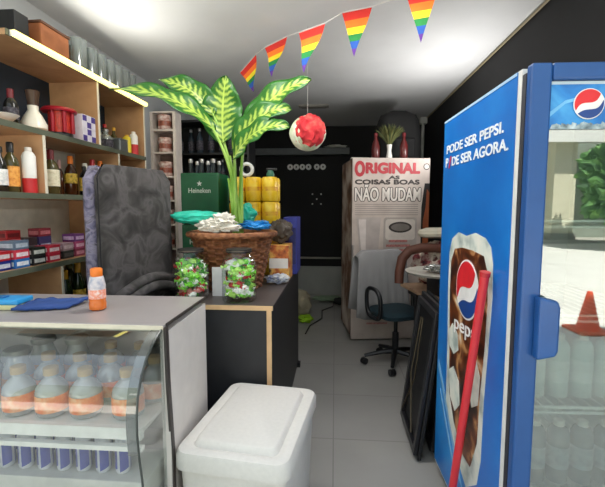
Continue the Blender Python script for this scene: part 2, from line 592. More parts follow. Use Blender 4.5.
# -- bottle builder
def bottle(name, label, cat, loc, r, h, body, lab, cap, group, style='spirit', lab_h=(0.15, 0.5), cap_h=0.12):
    if style == 'spirit':
        p = [(r * .9, 0), (r, .02 * h), (r, .58 * h), (r * .8, .68 * h), (r * .36, .78 * h), (r * .32, .95 * h), (0, .95 * h)]
    elif style == 'can':
        p = [(r * .9, 0), (r, .02 * h), (r, .80 * h), (r * .75, .88 * h), (r * .42, .92 * h), (r * .40, .97 * h), (0, .97 * h)]
    elif style == 'squat':
        p = [(r * .8, 0), (r * .97, .03 * h), (r, .25 * h), (r, .48 * h), (r * .92, .60 * h), (r * .6, .72 * h), (r * .38, .78 * h), (r * .36, .92 * h), (0, .92 * h)]
    else:
        p = [(r * .85, 0), (r, .03 * h), (r, .5 * h), (r * .7, .66 * h), (r * .4, .75 * h), (r * .36, .95 * h), (0, .95 * h)]
    o = MB().lathe(p, seg=20).build(name, body, smooth=True, loc=loc)
    tag(o, label, cat, group)
    if lab:
        MB().lathe([(r + .0012, lab_h[0] * h), (r + .0012, lab_h[1] * h)], seg=20, cap0=False, cap1=False).build('label', lab, o, smooth=True)
    rc = r * (.46 if style != 'can' else .5)
    MB().lathe([(rc, h * (1 - cap_h)), (rc, h * .985), (rc * .8, h), (0, h)], seg=16).build('cap', cap, o, smooth=True)
    return o

DKGL = mat('dark_bottle_glass', '1c1a14', 0.12)
AMB = mat('amber_bottle_glass', '43220d', 0.12)
GRN = mat('green_bottle_glass', '1d2c16', 0.12)
OLV = mat('olive_bottle_glass', '4a4424', 0.12)
CLR = glass('clear_bottle', 'd8dedc', 0.12, 0.04, 0.25)
REDC = mat('red_cap', 'b3262a', 0.4)
DREDC = mat('dark_red_cap', '6e1c22', 0.4)
ORC = mat('orange_cap', 'e87a22', 0.4)
YLC = mat('yellow_cap', 'd9a32c', 0.4)
BLC = mat('black_cap', '1a1a1c', 0.4)
WHC = mat('white_cap', 'dfd8cf', 0.4)
CRL = blotch('cream_label', ['cfc6a2', 'e6dfc2', 'efe8d0'], 60, 0.6)
ORL = blotch('orange_label', ['c9762a', 'e8a047', 'f0b45a'], 55, 0.6)
YLL = blotch('yellow_label', ['3a2c10', 'd9b33a', 'efd06a'], 50, 0.6)
WHL = blotch('white_label', ['b9bcbc', 'e8e6e2', 'f4f2ee'], 50, 0.6)
DKL = blotch('dark_label', ['16141a', '3a3640', '6e6a70'], 60, 0.6)
TX = -1.70
G1, G2, G3, G4 = 'goods on the upper shelf', 'bottles on the middle shelf', 'small packs on the lower shelf', 'bottles on the bottom shelf'
# upper shelf, z 1.873
z = 1.873
m = MB().lathe([(0.03, 0), (0.075, 0.04), (0.07, 0.04), (0.028, 0.01), (0, 0.01)], seg=24)
tag(m.build('bowl', WHITE, smooth=True, loc=(-1.67, 1.93, z)), 'shallow white bowl at the near end of the upper shelf', 'bowl', G1)
bottle('liquor_bottle', 'slim bottle with a dark red cap at the near end of the upper shelf', 'bottle', (-1.72, 2.05, z), .034, .20, DKGL, DKL, DREDC, G1, lab_h=(.2, .5), cap_h=.3)
t = thing('ceramic_decanter', 'white pot-bellied ceramic decanter with a dark glass neck on the upper shelf', 'decanter', (-1.69, 2.17, z), 0, G1)
MB().lathe([(.045, 0), (.066, .015), (.066, .04), (.045, .085), (.026, .115), (.028, .14), (0, .14)], seg=24).build('body', mat('white_ceramic', 'e9e2d2', .3), t, smooth=True)
MB().lathe([(.026, .14), (.03, .17), (.036, .22), (.03, .225), (0, .225)], seg=20).build('neck', mat('brown_neck_glass', '4c3a30', .15), t, smooth=True)
t = thing('drink_dispenser', 'red drink dispenser with a wide flat lid on the upper shelf', 'dispenser', (-1.70, 2.40, z), 0, G1)
RP = mat('red_plastic', 'a3182a', .35)
MB().lathe([(.095, .155), (.1, .165), (.09, .178), (.02, .19), (0, .19)], seg=24).build('lid', RP, t, smooth=True)
MB().lathe([(.062, .03), (.062, .155)], seg=20).build('tank', mat('red_tank', 'c4392c', .25, var=.3, scale=30), t, smooth=True)
MB().lathe([(.075, 0), (.07, .03), (0, .03)], seg=20).build('base', BLACKM, t, smooth=True)
for a in (-0.9, 0.0, 0.9):
    MB().lathe([(.012, .03), (.012, .155)], (.072 * math.cos(a - .6), .072 * math.sin(a - .6), 0), 10).build('column', RP, t, smooth=True)
for k, (zz, hh, nm) in enumerate(((z, .085, 'lower'), (z + .0855, .085, 'upper'))):
    t = thing('carton', '%s of two white cartons with violet squares on the upper shelf' % nm, 'box', (-1.665, 2.56, zz), 0, 'white and violet cartons')
    MB().box(-.055, .055, -.07, .07, 0, hh).build('box_body', mat('white_card', 'd9d3dc', .6), t, bevel=.002)
    q = MB()
    for a in range(3):
        for b in range(2):
            if (a + b + k) % 2 == 0:
                q.box(.0552, .0562, -.068 + a * .046, -.026 + a * .046, .004 + b * .041, .04 + b * .041)
    q.build('printed_squares', mat('violet_print', '4b3a86', .6), t)
bottle('liquor_bottle', 'clear bottle just past the first divider of the upper shelf', 'bottle', (-1.69, 2.77, z), .034, .17, CLR, DKL, WHC, G1)
bottle('liquor_bottle', 'squat clear bottle behind the cushion-top end of the upper shelf', 'bottle', (-1.70, 2.90, z), .05, .15, CLR, DKL, STEEL, G1, 'squat')
t = thing('tin', 'grey metal tin on the upper shelf before the yellow bottle', 'tin', (-1.67, 3.03, z), 0, G1)
MB().box(-.04, .04, -.06, .06, 0, .09).build('tin_body', mat('tin_grey', '6f7474', .35, .6), t, bevel=.008)
MB().box(-.042, .042, -.062, .062, .09, .10).build('lid', mat('tin_lid', '8b9090', .35, .6), t, bevel=.003)
bottle('sauce_bottle', 'yellow plastic bottle on the upper shelf', 'bottle', (-1.66, 3.13, z), .032, .15, mat('yellow_plastic', 'd8c02e', .4), None, YLC, G1, 'can')
bottle('sauce_bottle', 'white bottle with a red lower half at the far end of the upper shelf', 'bottle', (-1.65, 3.22, z), .033, .19, WHITE, mat('red_wrap', 'c0272b', .5), WHC, G1, 'can', (.0, .45))
bottle('liquor_bottle', 'small bottle with a red cap behind the tin on the upper shelf', 'bottle', (-1.80, 3.06, z), .03, .22, OLV, CRL, REDC, G1)
bottle('liquor_bottle', 'small bottle with a yellow cap behind the yellow plastic bottle', 'bottle', (-1.80, 3.19, z), .03, .22, OLV, CRL, YLC, G1)
# middle shelf, z 1.526
z = 1.526
bottle('liquor_bottle', 'dark bottle half cut off at the near end of the middle shelf', 'bottle', (-1.70, 1.93, z), .032, .23, DKGL, WHL, BLC, G2)
bottle('liquor_bottle', 'dark bottle with a broad orange label on the middle shelf', 'bottle', (-1.70, 2.0, z), .037, .262, OLV, ORL, BLC, G2, lab_h=(.12, .52), cap_h=.2)
bottle('sauce_bottle', 'tall white bottle with a red bottom on the middle shelf', 'bottle', (-1.655, 2.07, z), .034, .245, WHITE, mat('red_wrap', 'c0272b', .5), WHC, G2, 'can', (.0, .32))
bottle('liquor_bottle', 'bottle with a cream label and dark red cap beside the shelf divider', 'bottle', (-1.70, 2.30, z), .043, .265, OLV, CRL, DREDC, G2, lab_h=(.18, .55), cap_h=.22)
bottle('liquor_bottle', 'small clear bottle beside the divider, left of the cream label', 'bottle', (-1.80, 2.205, z), .03, .19, CLR, CRL, BLC, G2)
bottle('liquor_bottle', 'slim bottle with a pink and white cap on the middle shelf', 'bottle', (-1.74, 2.43, z), .022, .22, AMB, None, mat('pink_cap', 'd9a8a0', .5), G2, cap_h=.25)
bottle('liquor_bottle', 'amber bottle with a yellow label and orange cap on the middle shelf', 'bottle', (-1.70, 2.48, z), .037, .25, AMB, YLL, ORC, G2, lab_h=(.3, .55), cap_h=.2)
bottle('liquor_bottle', 'dark bottle with a large yellow label in front of the amber one', 'bottle', (-1.645, 2.535, z), .03, .19, DKGL, YLL, BLC, G2, lab_h=(.15, .6))
bottle('liquor_bottle', 'dark bottle with a cream cap next to the cushion on the middle shelf', 'bottle', (-1.70, 2.63, z), .036, .22, DKGL, DKL, WHC, G2, cap_h=.2)
bottle('liquor_bottle', 'bottle with a bright red cap showing above the grey cushion', 'bottle', (-1.70, 2.715, z), .036, .255, AMB, CRL, REDC, G2, cap_h=.2)
bottle('liquor_bottle', 'bottle with an orange cap showing above the grey cushion', 'bottle', (-1.70, 2.81, z), .036, .255, AMB, CRL, ORC, G2, cap_h=.2)
# lower shelf packs, z 1.136
z = 1.136
def pack(x, y, zz, lx, ly, h, c, c2, label):
    o = MB().box(-lx / 2, lx / 2, -ly / 2, ly / 2, 0, h).build('cigarette_pack', mat('pack_' + c, c, .45, var=.1, scale=40), bevel=.002, loc=(x, y, zz))
    tag(o, label, 'pack', G3)
    q = MB().box(lx / 2 + .0002, lx / 2 + .001, -ly * .4, ly * .4, h * .25, h * .7)
    q.box(-lx * .4, lx * .4, -ly / 2 - .001, -ly / 2 - .0002, h * .25, h * .7)
    q.build('printed_band', mat('band_' + c2, c2, .5, var=.25, scale=60), o)
H = .047
PK = [(-1.67, 1.83, 0, '1e2c78', 'c9ccd8', 'dark blue pack at the near end of the lower shelf, under a red one'),
      (-1.67, 1.83, 1, 'b01f28', 'd8c8c8', 'red pack at the near end of the lower shelf, on a dark blue one'),
      (-1.66, 1.94, 0, '2a66a8', 'dfe3ea', 'bright blue pack under a pink red pack on the lower shelf'),
      (-1.66, 1.94, 1, 'c23244', 'efd9dc', 'pink red pack on the bright blue pack'),
      (-1.66, 1.94, 2, '5a6a7c', 'a9b3bd', 'grey blue pack on top of the pink red one'),
      (-1.66, 2.06, 0, '1b1d1f', 'cfd2cc', 'black and white pack at the bottom of the stack left of the red packs'),
      (-1.66, 2.06, 1, '222a24', 'd8dbd2', 'black and white pack lying second in the stack left of the red packs'),
      (-1.66, 2.18, 0, 'b5243a', 'ead2d6', 'crimson pack at the bottom of the stack right of the black ones'),
      (-1.66, 2.18, 1, 'c02c40', 'ead2d6', 'crimson pack lying second in the stack right of the black ones'),
      (-1.745, 2.0, 3, '8c1f22', '5a1214', 'dark red pack standing highest behind the pink red pack'),
      (-1.745, 2.0, 2, 'cf4a4a', 'e8a8a0', 'salmon pack behind the pink red pack, under the dark red one'),
      (-1.745, 2.12, 2, '3a2f33', '6c5c60', 'dark brown pack topping the black stack'),
      (-1.745, 2.235, 2, '3c3560', 'b8b0c8', 'violet pack topping the crimson stack'),
      (-1.745, 2.235, 3, '7d2530', 'b86a70', 'maroon pack above the violet pack'),
      (-1.68, 2.33, 0, '2c2a2a', '55504e', 'small black pack right of the crimson stack'),
      (-1.68, 2.33, 1, 'a0848a', 'c9b2b6', 'pale pink pack on the small black one'),
      (-1.69, 2.46, 0, '8c3a52', 'c88a9c', 'wine coloured pack beside the cushion, lowest of its stack'),
      (-1.69, 2.46, 1, 'a8446a', 'e0b0c4', 'mauve pack beside the cushion, in the middle of its stack'),
      (-1.69, 2.46, 2, '6e3a78', 'd0b0d4', 'purple pack beside the cushion, topmost of its stack')]
for x, y, k, c, c2, lb in PK:
    tall = lb.startswith(('salmon', 'dark brown', 'violet'))
    pack(x, y, z + (0 if tall else k * (H + .0004)), .085 if x > -1.7 else .07, .098, H * 3 + .0008 if tall else H, c, c2, lb)
# bottom shelf, z 0.80
z = .801
for i, (x, y, h, r, g, cp, lb) in enumerate(((-1.67, 2.33, .26, .04, GRN, YLC, 'dark bottle with a gold neck on the bottom shelf next to the divider'),
                                             (-1.68, 2.47, .285, .042, GRN, YLC, 'taller dark bottle with a gold neck, second on the bottom shelf'),
                                             (-1.66, 2.58, .27, .04, DKGL, BLC, 'dark bottle close to the cushion on the bottom shelf'),
                                             (-1.80, 2.38, .29, .04, DKGL, mat('sage_cap', '93a08a', .5), 'bottle with a pale green cap at the back of the bottom shelf'),
                                             (-1.80, 2.56, .30, .042, OLV, mat('moss_cap', '8a8f5a', .5), 'bottle with a mossy cap at the back of the bottom shelf'))):
    bottle('wine_bottle', lb, 'bottle', (x, y, z), r, h, g, YLL if i < 2 else DKL, cp, G4, 'wine', (.12, .4), .22)

# ------------------------------------------------------------------ grey upholstered cushion (mattress) on edge
t = thing('foam_mattress', 'grey patterned foam mattress standing on end behind the glass counter', 'mattress', (-1.19, 2.0, 0), 0)
d = Vector((.16, .45, 0)).normalized()
nrm = Vector((d.y, -d.x, 0))
PURP = blotch('mauve_damask', ['4c4a54', '6a6680', '8a8496', '55515c'], 16, .9, distort=1.5)
DGREY = blotch('charcoal_damask', ['262423', '3a3736', '524e4e', '312e2e'], 8, .95, distort=.8)
def slab(w0, w1, z0, z1, d0, d1, r, bulge):
    m = MB()
    rr = []
    nz = 24
    for i in range(nz + 1):
        s = i / nz
        e = min(s, 1 - s) * (z1 - z0)
        q = 0 if e > r else r - math.sqrt(max(0, r * r - (r - e) ** 2))
        zz = z0 + (z1 - z0) * s
        ring = []
        for a, b in rrect(w0 + q, w1 - q, d0 + q * .6, d1 - q * .6, .035, 5):
            bl = bulge * math.sin(PI * s) * math.sin(PI * max(0, min(1, (a - w0) / (w1 - w0)))) if b > (d0 + d1) / 2 else 0
            wv = .006 * noise.noise(Vector((a * 7, zz * 6, b * 3)))
            p = d * a + nrm * (b + bl + wv) + Vector((0, 0, zz))
            ring.append(p)
        rr.append(ring)
    m.rings(rr)
    return m
slab(0.0, .50, .002, 1.675, -.10, 0.0, .035, .03).build('cushion_face', DGREY, t, smooth=True)
slab(-.02, .47, .002, 1.672, -.165, -.095, .06, 0).build('border', PURP, t, smooth=True)
MB().tube([d * .000 + nrm * -.052 + Vector((0, 0, zz)) for zz in (.05, .5, 1.0, 1.4, 1.60)] + [d * .02 + nrm * -.05 + Vector((0, 0, 1.655))], .004, 8).build('piping', mat('dark_piping', '1d1c20', .8), t, smooth=True)
q = MB()
for k in range(2):
    zz = 1.04 - .05 * k
    q.tube([d * a + nrm * (.02 + .016 * k + .02 * math.sin(PI * a / .5)) + Vector((0, 0, zz - .10 * (1 - math.sin(PI * a / .5 * .9)))) for a in [i * .05 for i in range(11)]], [.02] + [.03] * 9 + [.02], 10)
q.build('folded_flap', DGREY, t, smooth=True)

# ------------------------------------------------------------------ curved glass counter
t = thing('display_counter', 'refrigerated counter with a curved glass front and grey top at the left', 'display counter', (-1.28, 1.5, 0))
def D(x0, x1, y0, y1, z0, z1):
    return MB().box(x0 + 1.28, x1 + 1.28, y0 - 1.5, y1 - 1.5, z0, z1)
DX0, DX1 = -1.93, -.62
PANW = mat('counter_panel', 'cfc9c4', .4, var=.05)
s = D(DX0, DX1 - .002, 1.385, 1.85, 1.006, 1.02).build('top', mat('counter_top', 'a29a98', .35, .1, var=.08, scale=4), t, bevel=.003)
D(DX0, DX1 - .004, 1.379, 1.3845, 1.000, 1.017).build('front_trim', mat('cream_trim', 'cfc8b4', .4), s)
D(DX1 - .001, DX1 + .004, 1.40, 1.85, 1.01, 1.022).build('side_trim', mat('dark_trim', '3a3432', .5), s)
s = D(DX1 - .03, DX1, 1.41, 1.85, .02, .988).build('side_panel', PANW, t)
q = MB()
q.rings([[Vector((DX1 + 1.28 + a, yy + b - 1.5, zz)) for a, b in ((-.006, -.012), (.004, -.012), (.004, .012), (-.006, .012))] for yy, zz in ((1.40, 1.01), (1.405, .8), (1.43, .5), (1.43, .02))])
q.build('edge_trim', mat('dark_trim', '3a3432', .5), s)
D(DX0, DX1 - .031, 1.82, 1.85, .02, .988).build('back_panel', mat('counter_inner', 'a9a8a6', .5), t)
D(DX0, DX1 - .031, 1.215, 1.819, .02, .36).build('base', PANW, t, bevel=.005)
D(DX0, DX1 - .04, 1.24, 1.80, .36, .372).build('floor_tray', mat('tray_steel', 'b9b9ba', .35, .5), t)
s = D(DX0, DX1 - .04, 1.285, 1.80, .667, .681).build('shelf', WHITE, t)
D(DX0, DX1 - .04, 1.262, 1.284, .648, .690).build('rail', mat('white_rail', 'f0eeea', .35), s)
D(DX0, DX1 - .04, 1.262, 1.284, .605, .622).build('rail', mat('white_rail', 'f0eeea', .35), s)
CURVE = [(1.384, 1.004), (1.345, .992), (1.30, .970), (1.255, .938), (1.218, .895), (1.192, .84), (1.18, .78), (1.178, .72), (1.185, .64), (1.20, .55), (1.21, .36)]
CG = glass('counter_glass', 'eef2f0', .10, .01)
q = MB()
rr = [[Vector((x, y - 1.5, zz)) for y, zz in CURVE] for x in (DX0 + 1.28, DX1 - .012 + 1.28)]
q.rings(rr, False, False, closed=False)
q.build('curved_glass', CG, t, smooth=True)
q = MB()
fr = frame((DX1 - .010 + 1.28, -1.5, 0), (0, 1, 0), (0, 0, 1))
q.prism(CURVE + [(1.384, .36)], fr, 0, .004)
eg = q.build('end_glass', CG, t)
q = MB()
q.tube([(DX1 - .009 + 1.28, y - 1.5, zz) for y, zz in CURVE], .004, 8)
q.build('glass_edge', mat('dark_glass_edge', '3d423f', .3), eg, smooth=True)

q = MB()
q.rings([[Vector((x, y - 1.5 + .004, zz)) for y, zz in CURVE[:9]] for x in (DX1 - .048 + 1.28, DX1 - .014 + 1.28)], False, False, closed=False)
q.build('printed_border', glass('smoked_border', '7c8082', .10, .05, .35), t, smooth=True)
# juice bottles on the counter's inner shelf
JB = glass('juice_bottle_plastic', 'e6e9e7', .12, .05, .42)
JL = blotch('juice_label', ['e2602a', 'ee8a50', 'f3c39a'], 26, .5)
CORK = mat('tan_cap', 'a58a5c', .6)
JS = [(-1.180, 1.36, 'front row, first from the left'), (-1.050, 1.36, 'front row, second from the left'), (-.920, 1.365, 'front row, third from the left'), (-.760, 1.37, 'front row, nearest the counter end'),
      (-1.165, 1.50, 'second row, first tan cap from the left'), (-1.03, 1.50, 'second row, second tan cap from the left'), (-.90, 1.50, 'second row, third tan cap from the left'), (-.715, 1.50, 'second row, nearest the counter end'), (-.85, 1.65, 'back row, nearest the counter end'), (-.985, 1.65, 'back row, second from the counter end')]
jb0 = None
for x, y, lb in JS:
    lab = 'clear juice bottle with an orange label, %s' % lb
    if jb0 is None:
        jb0 = bottle('juice_bottle', lab, 'bottle', (x, y, .682), .056, .178, JB, JL, CORK, 'juice bottles in the glass counter', 'squat', (.12, .46), .16)
    else:
        copy_thing(jb0, (x, y, .682), lab)
lj0 = None
LIDM = mat('dull_lid', '8d9088', .35, .6)
for x, y, lb in ((-1.33, 1.36, 'front left corner of the counter'), (-1.30, 1.50, 'second row at the left of the counter'), (-1.30, 1.65, 'back row at the left of the counter'), (-1.15, 1.66, 'back row behind the tan capped bottles'), (-1.44, 1.50, 'second row at the frame edge')):
    lab = 'clear bottle with a wide flat grey lid, %s' % lb
    if lj0 is None:
        lj0 = MB().lathe([(.045, 0), (.055, .01), (.056, .10), (.04, .14), (.034, .165), (0, .165)], seg=20).build('juice_jar', JB, smooth=True, loc=(x, y, .682))
        tag(lj0, lab, 'bottle', 'lidded bottles in the glass counter')
        MB().lathe([(.048, .166), (.05, .172), (.048, .188), (.04, .192), (0, .192)], seg=20).build('lid', LIDM, lj0, smooth=True)
        MB().lathe([(.057, .02), (.057, .08)], seg=20, cap0=False, cap1=False).build('label', mat('amber_label', 'c9862c', .5), lj0, smooth=True)
    else:
        copy_thing(lj0, (x, y, .682), lab)
# energy drink cans on the counter's floor
CANS = blotch('can_silver', ['b9bcc6', 'd8dae0'], 20, .3)
CANB = mat('can_blue', '2a3a9a', .35)
can0 = None
for row, (y, n) in enumerate(((1.36, 9), (1.44, 8))):
    for i in range(n):
        x = -1.40 + i * .077 + row * .036
        lab = 'blue and silver can in the glass counter, %s row, %s from the left' % (('front', 'second')[row], ORD[i])
        if can0 is None:
            can0 = MB().lathe([(.022, 0), (.0265, .008), (.0265, .125), (.022, .134), (0, .134)], seg=18).build('drink_can', CANS, smooth=True, loc=(x, y, .465))
            tag(can0, lab, 'can', 'drink cans in the glass counter')
            q = MB()
            for k in range(4):
                a0 = k * PI / 2 + .05
                ring = []
                for j in range(5):
                    a = a0 + j * PI / 2.6 / 4
                    up = j / 4
                    ring.append([Vector((.0272 * math.cos(a), .0272 * math.sin(a), zz)) for zz in (.010 + .012 * up, .095 + .018 * up)])
                q.rings(ring, False, False, closed=False)
            q.build('blue_print', CANB, can0, smooth=True)
            MB().lathe([(.021, .1345), (.021, .137), (0, .137)], seg=18).build('can_end', STEEL, can0)
        else:
            copy_thing(can0, (x, y, .465), lab)
tag(MB().box(DX0 + .3, DX1 - .05, 1.30, 1.50, .373, .464).build('can_riser', mat('riser_white', 'd5d2cc', .5), bevel=.004), 'low pale riser under the cans inside the glass counter', 'riser')

# things on the counter top
t = thing('wipes_pack', 'flat pack with a bright blue lid and cream base on the grey counter top', 'pack', (-1.405, 1.575, 1.0205), R(4))
MB().box(-.085, .085, -.045, .045, 0, .022).build('base', mat('pale_yellow', 'd8d2a0', .5), t, bevel=.004)
s = MB().box(-.09, .09, -.05, .05, .022, .045).build('lid', mat('cyan_blue', '2a93d0', .4), t, bevel=.006)
MB().box(-.03, .01, -.02, .015, .045, .050).build('flap', mat('deep_blue', '1f6aa8', .4), s, bevel=.002)
m = MB()
NX, NY = 14, 8
rr = []
for j in range(NY + 1):
    ring = []
    for i in range(NX + 1):
        u, v = i / NX - .5, j / NY - .5
        ring.append(Vector((u * .20 + v * .03, v * .14 + u * .04, .012 + .010 * noise.noise(Vector((u * 6, v * 6, 1))) + .012 * max(0, -u) + .01 * (v + .5))))
    rr.append(ring)
m.rings(rr, False, False, closed=False)
o = m.build('folded_cloth', mat('navy_cloth', '2c4884', .9, var=.2), smooth=True, loc=(-1.21, 1.60, 1.022), rotz=R(8))
sd = o.modifiers.new('solid', 'SOLIDIFY'); sd.thickness = .010
tag(o, 'dark blue folded cloth lying on the grey counter top', 'cloth')
t = thing('soft_drink_bottle', 'small orange drink bottle with an orange cap standing on the grey counter top', 'bottle', (-.99, 1.575, 1.021))
OJ = mat('orange_juice', 'd9702a', .15, var=.1)
MB().lathe([(.026, 0), (.033, .006), (.034, .03), (.031, .04), (.0335, .05), (0, .05)], seg=24).build('lower_body', OJ, t, smooth=True)
MB().lathe([(.0335, .05), (.0335, .088), (.0335, .088)], seg=24, cap0=False, cap1=False).build('label', blotch('pink_white_label', ['e8d8d4', 'e88a6a', 'f0ece8'], 45, .5), t, smooth=True)
MB().lathe([(.0335, .088), (.034, .105), (.028, .135), (.026, .142), (0, .142)], seg=24).build('upper_body', blotch('milky_bottle', ['8a94ac', 'c2bdc4', 'e2d8d2'], 40, .2), t, smooth=True)
MB().lathe([(.022, .142), (.0235, .144), (.0235, .172), (.02, .176), (0, .176)], seg=24).build('cap', ORC, t, smooth=True)

# ------------------------------------------------------------------ white foam box
t = thing('cooler_box', 'white foam cooler box with a panelled lid on the floor by the counter', 'cooler box', (-.352, 1.70, 0), R(-7))
FOAM = mat('white_foam', 'cfccc6', .7, var=.03, scale=60, bump=.05)
q = MB()
rr = []
for zz, g in ((0, -.03), (.02, -.024), (.43, 0), (.44, 0)):
    rr.append([Vector((a, b, zz)) for a, b in rrect(-.215 - g * .6, .215 + g * .6, -.305 - g * .6, .305 + g * .6, .04)])
q.rings(rr)
q.build('body', FOAM, t, smooth=True)
q = MB()
rr = []
for zz, g in ((.441, 0), (.445, .012), (.495, .012), (.512, .004), (.517, -.012)):
    rr.append([Vector((a, b, zz)) for a, b in rrect(-.22 - g, .22 + g, -.312 - g, .312 + g, .055, 6)])
for zz, g in ((.515, -.035), (.510, -.045), (.530, -.055), (.534, -.065)):
    rr.append([Vector((a, b, zz)) for a, b in rrect(-.22 - g, .22 + g, -.312 - g, .312 + g, .035, 6)])
q.rings(rr)
q.build('lid', FOAM, t, smooth=True)

# ------------------------------------------------------------------ dark bar desk
t = thing('bar_desk', 'black desk with light wood edging carrying the basket and jars', 'desk', (-.335, 2.05, 0))
DT = mat('dark_desk_top', '4a4341', .4, var=.08)
DK = mat('charcoal_panel', '26272b', .5, var=.12)
s = MB().box(-.60, 0.012, 0, 1.62, .905, .93).build('desktop', DT, t)
MB().box(-.60, .012, -.004, 0, .905, .93).build('edging', WOODE, s)
MB().box(.012, .016, -.004, 1.62, .905, .93).build('edging', mat('dark_edge', '2e2b2c', .5), s)
s = MB().box(-.59, -.024, .012, .03, .02, .905).build('front_panel', DK, t)
s = MB().box(-.022, .004, .008, 1.55, .02, .905).build('side_panel', mat('black_side', '1d1e21', .5), t)
MB().box(-.022, .004, 0, .008, .02, .905).build('edging', WOODE, s)
MB().box(-.59, -.568, .03, 1.55, .02, .905).build('side_panel', DK, t)
for x, y in ((-.03, 1.45), (-.03, .1), (-.585, .1), (-.585, 1.45)):
    MB().box(x - .0, x + .06, y, y + .06, 0, .02 if y < 1 else .04).build('foot', BLACKM, t)

t = thing('side_cabinet', 'low black cabinet left of the desk under the green crates', 'cabinet', (-1.20, 3.05, 0))
MB().box(-.22, .225, -.33, .36, .04, .93).build('cabinet_body', BLACKM, t, bevel=.004)
MB().box(-.20, .20, -.30, .34, 0, .04).build('plinth', BLACK, t)

# sweets in two glass jars
JG = glass('jar_glass', 'f6faf8', .04, .01)
SW = [mat('sweet_green', '86dc44', .35), mat('sweet_lime', 'b8e870', .35), mat('sweet_white', 'f6f4f0', .35), mat('sweet_red', 'c2302e', .35), mat('sweet_pink', 'd88a86', .4), mat('sweet_dark_green', '3f8a2e', .35)]
def sweets_jar(x, y, r, h, seed, lab, lab2, pinkbase):
    t = thing('glass_jar', lab, 'jar', (x, y, .931), 0, 'glass jars of sweets on the desk')
    MB().lathe([(r * .9, 0), (r, .012), (r, h * .70), (r * .92, h * .80), (r * .70, h * .88), (r * .68, h * .93)], seg=32, cap1=False).build('jar_body', JG, t, smooth=True)
    MB().lathe([(r * .74, h * .93), (r * .75, h * .94), (r * .75, h * .995), (r * .70, h), (0, h)], seg=32).build('lid', mat('black_lid', '14100e', .55), t, smooth=True)
    MB().lathe([(r * .752, h * .955), (r * .752, h * .975)], seg=32, cap0=False, cap1=False).build('lid_band', mat('lid_band', '5a5048', .35, .5), t, smooth=True)
    rr = random.Random(seed)
    m = MB()
    n = 0
    while n < 210:
        a, q, zz = rr.uniform(0, 2 * PI), math.sqrt(rr.uniform(.2, 1)) * (r - .032), rr.uniform(.026, h * .76)
        if zz > h * .66:
            q *= .75
        if pinkbase:
            w = (3, 2, 2, 2, 5, 1) if zz < h * .22 else (6, 3, 3, 1.4, .3, 3)
        else:
            w = (6, 5, 6, 1.8, .4, 1)
        m.mi = rr.choices(range(6), w)[0]
        s = rr.uniform(.017, .027)
        e = Matrix.Translation((q * math.cos(a), q * math.sin(a), zz)) @ Matrix.Rotation(rr.uniform(0, 6), 4, 'Z') @ Matrix.Rotation(rr.uniform(0, 6), 4, 'X')
        rings = []
        for u, k in ((-1.5, .7), (-.9, .25), (-.6, .8), (0, 1), (.6, .8), (.9, .25), (1.5, .7)):
            rings.append([e @ Vector((u * s, k * s * .72 * math.cos(c * PI / 3), k * s * .72 * math.sin(c * PI / 3) * (.3 if abs(u) > 1 else 1))) for c in range(6)])
        m.rings(rings)
        n += 1
    o = m.build('wrapped_sweets', SW, loc=(x, y, .934))
    tag(o, lab2, 'sweets', kind='stuff')
sweets_jar(-.815, 2.20, .097, .285, 1, 'left glass jar of wrapped sweets with a black lid on the desk', 'green and pink wrapped sweets filling the left glass jar', True)
sweets_jar(-.53, 2.17, .096, .29, 2, 'right glass jar of wrapped sweets with a black lid at the desk front', 'green and white wrapped sweets filling the right glass jar', False)
tag(MB().box(-.04, .04, -.003, .003, 0, .17).build('white_card', mat('white_paper', 'd8d6da', .7), loc=(-.672, 2.26, .931)), 'blank white card standing between the two sweet jars', 'card')

# ------------------------------------------------------------------ basket with the big leafed plant
t = thing('potted_plant', 'large green and cream leafed plant in a brown wicker basket on the desk', 'plant', (-.665, 2.56, .931))
N = 30
def weave(a, k):
    return .0085 * math.cos(a * N / 2 + (k // 2 % 2) * PI) * (1 if k % 2 else .9) - (.004 if k % 2 == 0 else 0)
prof = []
for k in range(41):
    s = (k // 2 * 2 + (k % 2) * .8) / 40
    prof.append((.185 + .075 * s, .33 * s))
WICK = blotch('wicker', ['5e3722', '8a5636', 'a9744c'], 30, .65)
q = MB()
q.lathe(prof, seg=160, fn=weave, cap1=False)
b = q.build('basket', WICK, t, smooth=True)
q = MB()
q.lathe([(.262, .328), (.284, .332), (.292, .345), (.288, .360), (.27, .366), (.25, .362), (.245, .345), (.25, .33)], seg=120, fn=lambda a, k: .005 * math.sin(a * 34 + k * 1.4), cap0=False, cap1=False)
q.build('rim', WICK, b, smooth=True)
MB().lathe([(.24, .30), (.1, .325), (0, .33)], seg=32, cap0=False).build('soil', mat('soil', '2e241c', .95, bump=.5, scale=40), t, smooth=True)
LEAF = leaf_mat()
STEM = blotch('stem_green', ['6b9a30', '86b044', 'a6c662'], 6, .45)
O0 = Vector((-.665, 2.56, .931))
